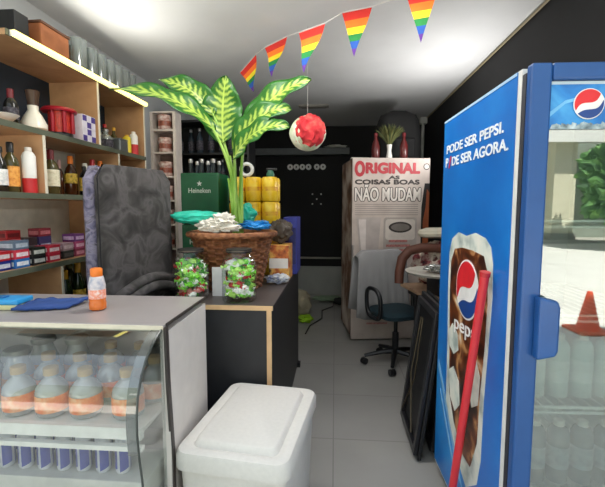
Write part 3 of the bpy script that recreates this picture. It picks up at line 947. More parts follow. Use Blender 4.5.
def leaf(p0, p1, p2, w, face, fold=.18, n=26, k=10, wav=.012):
    pts = bez(p0, p1, p2, n)
    face = Vector(face)
    m = MB()
    rr = []
    uv = []
    for i, p in enumerate(pts):
        s = i / n
        tg = (pts[min(i + 1, n)] - pts[max(i - 1, 0)]).normalized()
        sd = tg.cross(face).normalized()
        up = sd.cross(tg).normalized()
        hw = 1.28 * w * (max(0.0, math.sin(PI * s ** .85)) ** .72) + .0015
        ring = []
        for j in range(k + 1):
            c = j / k * 2 - 1
            ring.append(p + sd * (c * hw) + up * (fold * hw * (abs(c) ** 1.4) + wav * abs(c) * math.sin(s * 17 + c * 2)) - O0)
        rr.append(ring)
    m.rings(rr, False, False, closed=False)
    lay = m.bm.loops.layers.uv.new('uv')
    m.bm.verts.index_update()
    for f in m.bm.faces:
        for lp in f.loops:
            ix = lp.vert.index
            lp[lay].uv = ((ix % (k + 1)) / k, (ix // (k + 1)) / n)
    o = m.build('leaf', LEAF, t, smooth=True)
    sd = o.modifiers.new('solid', 'SOLIDIFY')
    sd.thickness = .0025
    return o
def petiole(p0, p1, p2, r0, r1):
    MB().tube([p - O0 for p in bez(p0, p1, p2, 14)], [r0 + (r1 - r0) * i / 14 for i in range(15)], 8).build('stem', STEM, t, smooth=True)
B = Vector((-.62, 2.52, 1.27))
CAMV = Vector((.2, -1, .35))
LV = [  # blade base, middle control, tip, half width, facing
    ((-.739, 2.46, 1.92), (-.93, 2.34, 2.15), (-1.29, 2.26, 2.12), .075, (.1, -.62, .78), .2),
    ((-.765, 2.54, 2.02), (-.87, 2.52, 2.21), (-1.10, 2.50, 2.24), .066, (.1, -.9, .5), .22),
    ((-.700, 2.50, 1.845), (-.735, 2.58, 2.08), (-.685, 2.54, 2.268), .100, (.05, -1, .15), .14),
    ((-.575, 2.52, 1.90), (-.42, 2.48, 2.15), (-.145, 2.44, 2.20), .076, (-.25, -.9, .5), .2),
    ((-.640, 2.47, 1.80), (-.47, 2.42, 2.06), (-.26, 2.40, 2.02), .070, (-.2, -.9, .5), .2),
    ((-.620, 2.42, 1.735), (-.47, 2.34, 1.96), (-.26, 2.30, 1.90), .070, (-.1, -.8, .7), .2)]
for i, (a, c, e, w, f, fo) in enumerate(LV):
    leaf(a, c, e, w, f, fo)
    a = Vector(a)
    b0 = B + Vector((.02 * math.cos(i * 2.1), .02 * math.sin(i * 2.1), 0))
    mid = (b0 + a) / 2 + Vector(((a.x - B.x) * -.45, 0, .10))
    nxt = a + (Vector(c) - a) * .10
    petiole(b0, mid, nxt, .015, .007)
for i, (dx, h) in enumerate(((-.02, .36), (.022, .42), (0, .5))):
    petiole(B + Vector((dx, 0, -.03)), B + Vector((dx * 1.2, 0, h * .5)), B + Vector((dx * (2.5 if i < 2 else 1) - .02 * i, -.02, h)), .016, .008)

def bag(name, label, c, rad, seed, m, amp=.3, freq=1.8, flat=None, rotz=0, cat='bag', tail=None):
    q = MB().blob((0, 0, 0), rad, seed, amp, freq, 4)
    if tail:
        q.tube([Vector(p) for p in tail], [rad[2] * .7] + [rad[2] * .5] * (len(tail) - 2) + [rad[2] * .15], 10)
    o = q.build(name, m, smooth=True, loc=c, rotz=rotz)
    return tag(o, label, cat)
TEAL = mat('teal_plastic', '27b39a', .35, var=.2, scale=9, bump=.4)
bag('plastic_bag', 'teal plastic bag flopping over the left rim of the basket', (-.845, 2.44, 1.385), (.17, .07, .042), 3, TEAL, .28, 2.2)
bag('plastic_bag', 'small teal plastic bag right behind the plant stems', (-.60, 2.66, 1.40), (.07, .05, .065), 8, TEAL, .4, 2)
bag('plastic_bag', 'bright blue plastic bag in the basket right of the stems', (-.50, 2.50, 1.335), (.10, .07, .030), 5, mat('blue_plastic', '1f7fc4', .35, var=.2, scale=9, bump=.4), .4, 2.2)
q = MB()
q.blob((.0, 0, -.005), (.12, .05, .030), 4, .6, 2.6, 4)
q.blob((.035, -.005, .035), (.065, .04, .040), 9, .7, 2.6, 4)
q.blob((-.05, -.015, .012), (.06, .04, .028), 14, .7, 2.8, 4)
tag(q.build('plastic_bag', mat('white_bag_plastic', 'd9d4c8', .5, var=.1, bump=.4), smooth=True, loc=(-.70, 2.37, 1.335)), 'white twisted plastic bag on the front rim of the basket', 'bag')

# goods behind and beside the basket
GC = mat('green_crate', '11613a', .4, var=.1)
for k in range(2):
    t = thing('beer_crate', ('lower green beer crate behind the basket', 'upper green beer crate with white lettering behind the plant stems')[k], 'crate', (-1.02, 3.12, .931 + .39 * k), 0, 'green beer crates')
    q = MB().box(-.145, .145, -.15, .15, 0, .012)
    q.box(-.145, .145, -.15, -.14, .012, .385).box(-.145, .145, .14, .15, .012, .385)
    q.box(-.145, -.135, -.14, .14, .012, .385).box(.135, .145, -.14, .14, .012, .385)
    q.build('crate_body', GC, t, bevel=.006)
    fr = frame((0, -.15, 0), (1, 0, 0), (0, 0, 1))
    text('lettering', 'Heineken', fr, (-.085, .085, .235, .272), mat('white_print', 'dfe6dd', .5), t, bold=.01)
    st = []
    for i in range(10):
        rr_ = .022 if i % 2 == 0 else .009
        st.append((rr_ * math.sin(i * PI / 5), .305 + rr_ * math.cos(i * PI / 5)))
    decal('star', st, fr, .001, mat('white_print', 'dfe6dd', .5), t)
    q = MB()
    for yy in (.355, .37):
        q.box(-.12, .12, -.1525, -.15, yy, yy + .008)
    q.build('rib', GC, t)
bb0 = None
for i, (x, y) in enumerate(((-1.11, 3.04), (-1.02, 3.04), (-.93, 3.04), (-1.11, 3.19), (-1.02, 3.19), (-.93, 3.19))):
    lab = 'dark bottle neck poking out of the top green crate, %s row, %s from the left' % (('front', 'rear')[i // 3], ORD[i % 3])
    if bb0 is None:
        bb0 = bottle('beer_bottle', lab, 'bottle', (x, y, 1.336), .035, .48, mat('smoky_glass', '2b3136', .12), None, STEEL, 'bottles in the top green crate', 'wine', cap_h=.06)
    else:
        copy_thing(bb0, (x, y, 1.336), lab)
YC = blotch('yellow_can', ['c99a16', 'e8bd22', 'f2d24a'], 14, .35)
for k in range(4):
    t = thing('can_pack', ('lowest shrink wrapped pack of yellow cans behind the basket', 'second lowest shrink wrapped pack of yellow cans behind the basket', 'shrink wrapped pack of yellow cans right under the topmost one', 'topmost shrink wrapped pack of yellow cans right of the plant stems')[k], 'can pack', (-.625, 3.12, .931 + k * .187), 0, 'packs of yellow cans')
    for i in range(3):
        for j in range(2):
            s = MB().lathe([(.054, 0), (.0625, .010), (.0625, .170), (.052, .184), (0, .184)], (-.126 + i * .126, -.064 + j * .128, .001), 20).build('can', YC, t, smooth=True)
            if j == 0:
                MB().lathe([(.0630, .08), (.0630, .11)], (-.126 + i * .126, -.064, .001), 20, cap0=False, cap1=False).build('print', blotch('can_print_%d_%d' % (k, i), ['a8502a', 'd9a02a', 'e8bd22'], 26, .5), s, smooth=True)
t = thing('spray_bottle', 'dark spray bottle on the yellow can packs', 'bottle', (-.50, 3.10, 1.681))
MB().lathe([(.03, 0), (.032, .02), (.02, .05), (0, .05)], seg=16).build('body', mat('dark_green_plastic', '1f5a46', .4), t, smooth=True)
MB().box(-.03, .05, -.012, .012, .05, .068).build('trigger_head', BLACKM, t, bevel=.004)
q = MB()
q.tube([Vector((.045 * math.cos(a), 0, .045 * math.sin(a))) for a in [i * PI / 8 for i in range(17)]], .014, 10)
tag(q.build('tape_roll', mat('white_tape', 'c9ccca', .5), smooth=True, loc=(-.69, 3.12, 1.741)), 'white ring standing on the yellow can packs behind the stems', 'tape roll')
t = thing('snack_carton', 'orange and dark carton with a white price band right of the basket', 'box', (-.375, 2.88, .931), 0)
MB().box(-.085, .055, -.12, .12, 0, .25).build('box_body', blotch('carton_print', ['5a1f18', 'c2652e', 'e6b45a', '2a1814'], 14, .55, detail=3), t, bevel=.003)
MB().box(-.083, .05, -.1212, -.12, .09, .16).build('white_band', mat('white_card2', 'dcd6d0', .6), t)
t = thing('blue_carton', 'tall dark blue carton at the far right of the desk', 'box', (-.345, 3.2, .931), 0)
MB().box(-.05, .055, -.15, .15, 0, .44).build('box_body', mat('violet_blue', '2b338c', .5, var=.2), t, bevel=.003)
MB().box(-.04, .045, -.1515, -.15, .08, .36).build('printed_panel', mat('navy_panel', '1b2162', .5, var=.3, scale=30), t)
bag('plastic_bag', 'dull brown plastic bag bulging between the basket and the blue carton', (-.40, 2.92, 1.27), (.09, .08, .085), 12, mat('brown_plastic', '4a4038', .5, var=.3, bump=.4), .35, 2)
bag('snack_packet', 'crumpled white and blue packet lying at the foot of the basket', (-.385, 2.68, .965), (.075, .05, .030), 15, blotch('packet_print', ['2d4a86', 'b9bcc4', 'dcdad6'], 20, .4), .5, 2.5, cat='packet', rotz=R(25))

# ------------------------------------------------------------------ narrow white rack with cups
t = thing('cup_rack', 'narrow white ladder rack of painted cups by the shelves', 'rack', (-1.545, 3.62, 0))
RW = mat('rack_white', 'd6cbc2', .5)
for x in (-.105, .105):
    MB().box(x - .013, x + .013, -.07, .07, 0, 2.30).build('side_rail', RW, t)
ZS = [.40, .62, .84, 1.06, 1.28, 1.50, 1.715, 1.93, 2.13]
for zz in ZS + [2.288]:
    MB().box(-.092, .092, -.07, .07, zz, zz + .015).build('shelf', RW, t)
MB().box(-.092, .092, .07, .078, .02, 2.30).build('back_panel', mat('rack_back', '7c6660', .6), t)
CUPM = blotch('copper_cup', ['a8685a', 'd6b4aa', 'e8dcd6'], 40, .35)
c0 = None
CN = ['topmost shelf', 'second shelf from the top', 'third shelf from the top', 'fourth shelf from the top', 'fifth shelf from the top', 'sixth shelf from the top']
for i, zz in enumerate(reversed(ZS[3:])):
    lab = 'white copper patterned cup on the %s of the rack' % CN[i]
    if c0 is None:
        c0 = MB().lathe([(.05, 0), (.058, .01), (.058, .085), (.062, .09), (.062, .125), (.056, .13), (0, .13)], seg=22).build('cup', CUPM, smooth=True, loc=(-1.545, 3.60, zz + .0152))
        tag(c0, lab, 'cup', 'cups in the white rack')
        MB().lathe([(.0587, .03), (.0587, .075)], seg=22, cap0=False, cap1=False).build('painted_band', mat('copper_band', '9c5a4a', .35, var=.5, scale=50), c0, smooth=True)
    else:
        copy_thing(c0, (-1.545, 3.60, zz + .0152), lab)

# ------------------------------------------------------------------ dark back bar
t = thing('bottle_cabinet', 'black open cabinet of dark bottles behind the plant', 'cabinet', (-1.4, 4.35, 0))
BK = mat('black_cabinet', '17181a', .5)
for x in (-.5, .48):
    MB().box(x, x + .02, -.16, .16, 0, 2.36).build('side_panel', BK, t)
for zz in (.05, .8, 1.32, 1.68, 2.0, 2.34):
    MB().box(-.479, .479, -.16, .15, zz, zz + .02).build('shelf', BK, t)
MB().box(-.5, .5, .161, .175, 0, 2.36).build('back_panel', BK, t)
d0 = None
for r_, zz in enumerate((1.701, 2.021)):
    for i in range(8):
        lab = 'dark bottle in the black cabinet, %s shelf, %s from the left' % (('lower', 'upper')[r_], ORD[i])
        loc = (-1.80 + i * .115, 4.28 + .03 * ((i * 7) % 3), zz)
        if d0 is None:
            d0 = bottle('spirit_bottle', lab, 'bottle', loc, .035, .27, mat('smoky_bottle', '2f3a42', .1), DKL, STEEL, 'bottles in the black cabinet')
        else:
            copy_thing(d0, loc, lab)

# letters and dots on the black back wall, white things on the shutter box
TILE = mat('bead_white', 'e4e4e0', .4)
for i in range(6):
    x = -.735 + i * .10 + (.035 if i > 3 else 0)
    m = MB()
    fr = frame((x, YB - .002, 2.10), (1, 0, 0), (0, 0, 1))
    m.prism(circle(0, 0, .047, .047, 20), fr, 0, .02)
    o = m.build('wall_disc', TILE, smooth=True)
    tag(o, 'round white disc on the black back wall, %s from the left' % ORD[i], 'sign disc', 'white discs on the back wall')
    MB().prism(circle(0, 0, .013, .016, 12), fr, .0202, .001).build('mark', BLACK, o)
dot0 = None
for i, (a, b, w) in enumerate(((-.07, .08, 'upper left'), (.07, .08, 'upper right'), (0, 0, 'middle'), (-.07, -.08, 'lower left'), (.07, -.08, 'lower right'))):
    fr = frame((-.30 + a, YB - .002, 1.58 + b), (1, 0, 0), (0, 0, 1))
    o = MB().prism(circle(0, 0, .013, .013, 12), fr, 0, .006).build('wall_stud', TILE)
    tag(o, 'small white stud on the black back wall, %s of the five' % w, 'stud', 'five white studs')
bag('folded_cloth', 'crumpled white cloth on the grey shutter box at the back', (.0, YB - .10, 2.405), (.16, .06, .030), 21, mat('white_cotton', 'b9b9b4', .9), .5, 2, cat='cloth')
t = thing('ceiling_light', 'small flat unlit fitting on the ceiling at the back', 'ceiling light', (-.28, 5.25, ZC))
MB().box(-.19, .19, -.06, .06, -.02, -.001).build('housing', mat('light_housing', '8f8c84', .5), t)
MB().box(-.16, .16, -.045, .045, -.03, -.02).build('diffuser', mat('light_diffuser', '7a776e', .5), t, bevel=.004)

# ------------------------------------------------------------------ big beer refrigerator with the newspaper look
t = thing('beer_refrigerator', 'tall beer fridge wrapped like an old newspaper page, at the back', 'refrigerator', (.18, 4.27, 0), R(8))
FW, FH = .83, 1.965
MB().box(.0, FW, .03, .68, .05, FH).build('cabinet', mat('fridge_side', '2a2624', .5), t, bevel=.008)
PAPER = blotch('newsprint', ['b3a49c', 'c4b6ae', 'cdc1b9'], 5, .55)
s = MB().box(.0, FW, 0, .029, .015, FH).build('door', PAPER, t, bevel=.006)
for x in (.05, FW - .05):
    for y in (.08, .6):
        MB().box(x - .03, x + .03, y - .03, y + .03, 0, .05).build('foot', BLACKM, t)
fr = frame((0, 0, 0), (1, 0, 0), (0, 0, 1))
PRED = mat('print_red', 'b2303a', .5)
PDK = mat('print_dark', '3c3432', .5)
PGR = mat('print_grey', '8f8681', .5)
PWH = mat('print_white', 'ded6cf', .5)
# left side strip of the wrap
fl = frame((0, .68, 0), (0, -1, 0), (0, 0, 1))
decal('side_print', [(.02, .06), (.64, .06), (.64, 1.95), (.02, 1.95)], fl, .001, blotch('side_art', ['2c211c', '7a5238', 'c4b4a6', 'd8ccc2'], 3.2, .5), t)
text('headline_initial', 'O', fr, (.030, .125, 1.775, 1.925), PRED, s, bold=.01, fat=.008)
text('headline', 'RIGINAL', fr, (.145, .715, 1.805, 1.910), PRED, s, bold=.01, fat=.007)
text('subtitle', 'AS', fr, (.39, .50, 1.745, 1.778), PDK, s, fat=.003)
text('subtitle', 'COISAS BOAS', fr, (.030, .715, 1.690, 1.735), PDK, s, fat=.004)
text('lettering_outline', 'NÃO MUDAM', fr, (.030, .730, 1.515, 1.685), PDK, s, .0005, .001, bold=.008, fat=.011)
text('lettering', 'NÃO MUDAM', fr, (.030, .730, 1.515, 1.685), PWH, s, .003, .001, bold=.004, fat=.003)
q = MB()
for i in range(6):
    q.prism([(.03, 1.475 - i * .022), (.71, 1.475 - i * .022), (.71, 1.481 - i * .022), (.03, 1.481 - i * .022)], fr, .0005, .001)
q.build('printed_lines', PGR, s)
# beer glass drawing
decal('glass_drawing', [(.05, 1.34), (.31, 1.34), (.28, .90), (.09, .90)], fr, .0006, mat('glass_grey', 'b7aca8', .5, var=.15, scale=6), s)
decal('glass_drawing', [(.07, 1.32), (.15, 1.32), (.15, .93), (.105, .93)], fr, .0022, mat('glass_pale', 'd5cac6', .5), s)
# bottle label drawing
decal('label_drawing', rrect(.34, .70, .95, 1.34, .03), fr, .0006, mat('label_grey', 'aaa09a', .5, var=.1), s)
decal('label_drawing', rrect(.36, .68, 1.10, 1.32, .03), fr, .0022, mat('label_pale', 'cfc5bd', .5), s)
decal('label_oval', circle(.52, 1.235, .125, .058), fr, .004, PDK, s)
decal('label_oval', circle(.52, 1.235, .10, .040), fr, .0056, mat('oval_grey', '77706b', .5), s)
q = MB()
for i, w in enumerate((.10, .13, .09)):
    q.prism([(.50 - w, 1.075 - i * .05), (.50 + w, 1.075 - i * .05), (.50 + w, 1.10 - i * .05), (.50 - w, 1.10 - i * .05)], fr, .0022, .001)
q.build('red_print', mat('faded_red', 'b0706c', .5, var=.4, scale=60), s)
q = MB()
q.prism([(.02, .80), (.30, .80), (.30, .83), (.02, .83)], fr, .0006, .001)
q.prism([(.15, .24), (.42, .24), (.42, .29), (.15, .29)], fr, .0006, .001)
q.prism([(.17, .18), (.40, .18), (.40, .20), (.17, .20)], fr, .0006, .001)
q.build('red_print', mat('pale_red_print', 'bf8a86', .5, var=.4, scale=60), s)
# bottle picture along the right edge, on black
decal('dark_border', [(.745, .06), (FW - .002, .06), (FW - .002, 1.70), (.775, 1.70), (.745, 1.45)], fr, .0006, mat('border_black', '1b1715', .5), s)
decal('bottle_drawing', [(.765, .4), (FW - .003, .4), (FW - .003, 1.60), (.80, 1.64), (.79, 1.45), (.765, 1.3)], fr, .0022, mat('amber_print', '8a4a2c', .4, var=.25, scale=5), s)
q = MB()
q.prism(circle(.79, 1.875, .034, .034, 20), fr, .0006, .001)
q.build('round_seal', PDK, s)
MB().prism(circle(.79, 1.875, .025, .025, 20), fr, .002, .001).build('round_seal', PWH, s)
MB().box(-.002, .015, -.03, 0, .55, 1.05).build('handle', mat('handle_grey', '9a9694', .35, .5), s, bevel=.004)

# things standing on it
t = thing('grass_plant', 'spiky green plant in a slim white vase on top of the beer fridge', 'plant', (.585, 4.50, FH + .001))
MB().lathe([(.028, 0), (.035, .02), (.022, .10), (.03, .16), (.026, .16), (.02, .03), (0, .03)], seg=18).build('vase', WHITE, t, smooth=True)
q = MB()
rg = random.Random(4)
GM = [mat('grass_dark', '3f4a22', .7), mat('grass_olive', '5f5f30', .7)]
for i in range(260):
    a, e = rg.uniform(0, 2 * PI), rg.uniform(.15, 1.0)
    ln = rg.uniform(.18, .27)
    q.mi = i % 2
    o_ = Vector((math.cos(a) * e, math.sin(a) * e * .8, 1.1)).normalized()
    q.tube([(0, 0, .14), Vector((0, 0, .13)) + o_ * ln * .6 + Vector((0, 0, .02)), Vector((0, 0, .12)) + o_ * ln], [.004, .006, .001], 4)
q.build('foliage', GM, t)
for x, lb in ((.435, 'dark red bottle on the beer fridge, left of the spiky plant'), (.735, 'dark red bottle on the beer fridge, right of the spiky plant')):
    bottle('wine_bottle', lb, 'bottle', (x, 4.47, FH + .001), .042, .28, mat('dark_red_glass', '5c1e1e', .3), None, DREDC, 'red bottles on the beer fridge', 'wine')
t = thing('backpack', 'black rounded bag on the beer fridge behind the spiky plant', 'bag', (.72, 4.80, FH + .001), R(8))
q = MB()
rr = []
for i in range(13):
    s_ = i / 12
    g = math.sqrt(max(0, 1 - s_ ** 4)) * .5 + .5
    g = g if i < 12 else .35
    rr.append([Vector((a, b, .58 * s_)) for a, b in rrect(-.26 * g, .26 * g, -.13 * g, .13 * g, .10 * g, 5)])
q.rings(rr)
q.build('body', mat('black_nylon', '0a0a0b', .8), t, smooth=True)
MB().box(-.16, .16, -.165, -.12, .04, .26).build('pocket', mat('black_nylon2', '0c0c0e', .8), t, bevel=.02)
tag(MB().box(-.10, .10, -.03, .03, 0, .03).build('paper_stack', mat('paper_white', 'c9c5bd', .7), bevel=.002, loc=(.27, 4.55, FH + .001), rotz=R(10)), 'small pale box on the left corner of the beer fridge top', 'box')

# ------------------------------------------------------------------ office chair with a grey cloth over its back
t = thing('office_chair', 'office chair with a dark teal seat and black looped armrests', 'chair', (.565, 3.66, 0), R(25))
TEALF = mat('dark_teal_fabric', '122a33', .9, var=.15, scale=40)
q = MB()
rr = []
for zz, g in ((.455, -.03), (.47, 0), (.50, .005), (.52, -.01), (.53, -.05)):
    rr.append([Vector((a, b, zz)) for a, b in rrect(-.21 - g, .21 + g, -.21 - g, .21 + g, .11, 6)])
q.rings(rr)
q.build('seat', TEALF, t, smooth=True)
q = MB()
rr = []
for yy, g in ((.235, -.02), (.25, 0), (.285, 0), (.30, -.02)):
    rr.append([Vector((a, yy, b)) for a, b in rrect(-.17 - g, .17 + g, .62 - g, .99 + g, .09, 6)])
q.rings(rr)
q.build('backrest', TEALF, t, smooth=True)
MB().tube([(0, .05, .44), (0, .26, .46), (0, .315, .6), (0, .315, .8)], .02, 8).build('back_support', BLACKM, t, smooth=True)
for sx in (-1, 1):
    pts = []
    for i in range(25):
        a = 2 * PI * i / 24
        c, s_ = math.cos(a), math.sin(a)
        pts.append((sx * (.25 + .01 * s_), -.02 + .12 * abs(c) ** .7 * (1 if c > 0 else -1), .595 + .135 * abs(s_) ** .7 * (1 if s_ > 0 else -1)))
    MB().tube(pts, .019, 10).build('armrest', BLACKM, t, smooth=True)
q = MB().lathe([(.03, .10), (.03, .30), (.018, .30), (.018, .44), (.08, .45), (.08, .455)], seg=16)
q.build('column', BLACKM, t, smooth=True)
for i in range(5):
    a = 2 * PI * i / 5 + R(88)
    c, s_ = math.cos(a), math.sin(a)
    l = MB().tube([(0, 0, .125), (c * .12, s_ * .12, .115), (c * .285, s_ * .285, .08)], [.03, .022, .016], 8).build('base_arm', BLACKM, t, smooth=True)
    e = Matrix.Translation((c * .285, s_ * .285, .03)) @ Matrix.Rotation(a + .6, 4, 'Z')
    w = MB()
    w.tube([e @ Vector((0, -.024, 0)), e @ Vector((0, -.006, 0))], .029, 14)
    w.tube([e @ Vector((0, .006, 0)), e @ Vector((0, .024, 0))], .029, 14)
    w.build('caster', BLACKM, l, smooth=True)
# grey cloth
m = MB()
rr = []
path = [(.20, .40), (.205, .55), (.212, .72), (.218, .90), (.222, 1.0), (.235, 1.025), (.27, 1.035), (.30, 1.025), (.318, 1.0), (.325, .85), (.335, .65), (.345, .45)]
for k, (yy, zz) in enumerate(path):
    ring = []
    for i in range(25):
        u = i / 24 * 2 - 1
        fl_ = 1 + .26 * max(0, (1.0 - zz)) ** 1.2
        x = u * .265 * fl_
        dr = -.05 * max(0, abs(u) - .75) * 4 if zz > .98 else 0
        fd = .018 * math.sin(u * 11 + k * .3) * (1 - (zz - .35)) + .01 * noise.noise(Vector((u * 3, zz * 4, 2)))
        fd = -abs(fd) if yy < .26 else abs(fd)
        ring.append(Vector((x, yy + fd, zz + dr + (.02 * math.sin(u * 5 + 1) if k in (0, len(path) - 1) else 0))))
    rr.append(ring)
m.rings(rr, False, False, closed=False)
o = m.build('draped_cloth', mat('grey_cotton', '8f8e8f', .95, var=.06, scale=6, bump=.1), smooth=True, loc=(.555, 3.665, 0), rotz=R(25))
sd = o.modifiers.new('solid', 'SOLIDIFY'); sd.thickness = .006; sd.offset = 1
tag(o, 'grey cloth draped over the back of the office chair', 'cloth')

# ------------------------------------------------------------------ table with a heap of things
t = thing('wooden_table', 'pale wooden table with a heap of things beside the office chair', 'table', (.95, 3.27, 0), R(12))
TW = blotch('pale_table_wood', ['9a7a5e', 'ad8d70', 'bc9d80'], 6, .5)
MB().box(-.30, .27, -.36, .36, .752, .78).build('tabletop', TW, t, bevel=.004)
for x, y in ((-.26, -.31), (-.26, .08), (.23, -.31), (.23, .31)):
        MB().box(x - .018, x + .018, y - .018, y + .018, 0, .752).build('leg', mat('dark_table_leg', '1d1917', .5), t)
MB().box(-.25, .22, -.30, .30, .70, .752).build('apron', mat('dark_table_leg', '1d1917', .5), t)
t = thing('black_box', 'black box on the table under the round white tray', 'box', (.93, 3.11, .781), R(12))
MB().box(-.17, .2, -.15, .15, 0, .135).build('box_body', BLACKM, t, bevel=.006)
MB().box(-.175, .205, -.155, .155, .135, .15).build('lid', BLACKM, t, bevel=.004)
q = MB()
q.lathe([(.20, 0), (.27, .012), (.285, .03), (.278, .031), (.262, .018), (0, .012)], seg=40)
tag(q.build('serving_tray', mat('pale_tray', 'c6c2b8', .35), smooth=True, loc=(.83, 3.10, .932)), 'round white tray lying on the black box on the table', 'tray')
q = MB().blob((0, 0, 0), (.13, .09, .028), 31, .6, 2.6, 4)
q.blob((.07, -.06, .02), (.035, .03, .028), 33, .3, 2, 3)
tag(q.build('foil_package', mat('silver_foil', 'b5b5b2', .25, .7, bump=.3), smooth=True, loc=(.83, 3.10, .985)), 'crumpled silvery foil package on the round white tray', 'package')
q = MB()
q.tube([(-.17, -.05, -.24), (-.165, -.03, -.15), (-.14, 0, -.04), (-.08, .02, .025), (.02, .02, .05), (.14, .02, .05), (.26, .02, .035)], [.036, .038, .04, .04, .04, .038, .035], 14)
tag(q.build('bolster', mat('brown_leather', '50291a', .65, var=.15, scale=10, bump=.2), smooth=True, loc=(.70, 3.36, 1.062)), 'bent brown leather bolster draped over the heap on the table', 'bolster')
q = MB().blob((0, 0, 0), (.24, .12, .21), 41, .25, 2.2, 4, flat=-.17)
tag(q.build('cloth_bundle', blotch('floral_fabric', ['3a2228', '7d2f36', 'b09a90', 'd2c6b8', '54302c'], 16, .9, detail=3), smooth=True, loc=(.93, 3.53, .953)), 'bundle of red and cream floral fabric piled on the table', 'fabric')
q = MB()
rr = []
for zz, g in ((-.04, -.05), (-.025, -.01), (.0, .0), (.025, -.01), (.045, -.06)):
    rr.append([Vector((a, b, zz + .02 * a)) for a, b in rrect(-.17 - g, .22 + g, -.12 - g, .12 + g, .08, 6)])
q.rings(rr)
tag(q.build('cushion', mat('cream_cushion', 'bdb6a4', .85, bump=.1), smooth=True, loc=(.88, 3.48, 1.23), rotz=R(-8)), 'flat cream cushion on top of the fabric bundle', 'cushion')

# ------------------------------------------------------------------ folded black tables leaning on the cooler
def folded(x, y0, y1, hgt, lean, label, seed):
    t = thing('folding_table', label, 'folding table', (x, (y0 + y1) / 2, 0), 0, 'folded black tables')
    w = (y1 - y0) / 2
    M_ = Matrix.Rotation(lean, 4, 'Y')
    FB = mat('black_board', '101114', .5)
    q = MB()
    q.box(0, .022, -w, w, .012, hgt, M_)
    q.build('board', FB, t, bevel=.005)
    q = MB()
    q.box(-.022, -.001, -w + .015, w - .015, .03, .07, M_).box(-.022, -.001, -w + .015, w - .015, hgt - .07, hgt - .03, M_)
    q.box(-.022, -.001, -w + .015, -w + .055, .07, hgt - .07, M_).box(-.022, -.001, w - .055, w - .015, .07, hgt - .07, M_)
    q.build('frame', mat('black_frame', '1d1d21', .35), t, bevel=.003)
    for s_ in (-1, 1):
        q = MB()
        q.tube([M_ @ Vector((-.033, s_ * (w - .10), .12)), M_ @ Vector((-.036, -s_ * .05, hgt * .45)), M_ @ Vector((-.033, -s_ * .02, hgt - .12))], .005, 8)
        q.build('leg', mat('dull_brass_leg', '4d4434', .4, .5), t, smooth=True)
folded(.475, 2.20, 2.70, .90, R(7), 'front folded black table leaning against the blue cooler', 1)
folded(.585, 2.24, 2.90, .86, R(5), 'rear folded black table leaning behind the front one', 2)

# ------------------------------------------------------------------ blue drinks cooler
CW, CD, CH = .66, .77, 1.885
t = thing('drinks_cooler', 'tall blue drinks cooler with a glass door and drink advert on its side', 'cooler', (.588, 1.385, 0), R(2))
PB = mat('cooler_blue', '1d5fae', .4, var=.06)
PBD = mat('cooler_door_blue', '22508c', .35, var=.06)
INW = mat('cooler_inner', 'c9d2d2', .5, var=.04)
q = MB()
q.mi = 0
q.box(0, .035, .021, CD, .06, CH).box(CW - .035, CW, .021, CD, .06, CH)
q.box(.035, CW - .035, CD - .035, CD, .06, CH).box(.035, CW - .035, .021, CD - .035, CH - .05, CH).box(.035, CW - .035, .021, CD - .035, .06, .22)
cab = q.build('cabinet', mat('cooler_shell', 'd8d8d4', .4), t)
q = MB()
q.box(.0352, .038, .022, CD - .036, .221, CH - .051).box(CW - .038, CW - .0352, .022, CD - .036, .221, CH - .051)
q.box(.038, CW - .038, CD - .039, CD - .0355, .221, CH - .051)
q.build('liner', INW, cab)
q = MB()
q.box(0, CW, -.022, .02, .06, .09).box(0, CW, -.022, .02, CH - .03, CH).box(0, .03, -.022, .02, .09, CH - .03).box(CW - .03, CW, -.022, .02, .09, CH - .03)
q.build('front_trim', mat('cooler_white_trim', 'dedcd6', .4), t)
q = MB()
q.box(.001, .03, -.046, -.0225, .10, CH - .02).box(CW - .03, CW - .004, -.046, -.0225, .10, CH - .02)
q.box(.03, CW - .03, -.046, -.0225, .10, .13).box(.03, CW - .03, -.046, -.0225, CH - .05, CH - .02)
q.build('gasket', mat('grey_gasket', '2e2f36', .6), t)
for x in (.06, CW - .06):
    for y in (.08, CD - .08):
        MB().lathe([(.03, 0), (.03, .02), (.02, .06)], (x, y, 0), 12).build('foot', BLACKM, t)
q = MB()
q.box(0, .062, -.084, -.0465, .10, CH).box(CW - .062, CW, -.084, -.0465, .10, CH)
q.box(.062, CW - .062, -.084, -.0465, .10, .20).box(.062, CW - .062, -.084, -.0465, CH - .052, CH)
door = q.build('door', PBD, t, bevel=.008)
MB().box(.06, CW - .06, -.068, -.062, .20, CH - .05).build('glass_pane', glass('cooler_glass', 'eaf2ef', .21, .0), door)
q = MB()
q.prism([(.040, .97), (.098, .982), (.106, 1.0), (.106, 1.14), (.098, 1.16), (.040, 1.172)], frame((0, -.0845, 0), (1, 0, 0), (0, 0, 1)), 0, .035)
h = q.build('handle', mat('handle_blue', '1f518f', .3), door, bevel=.008)
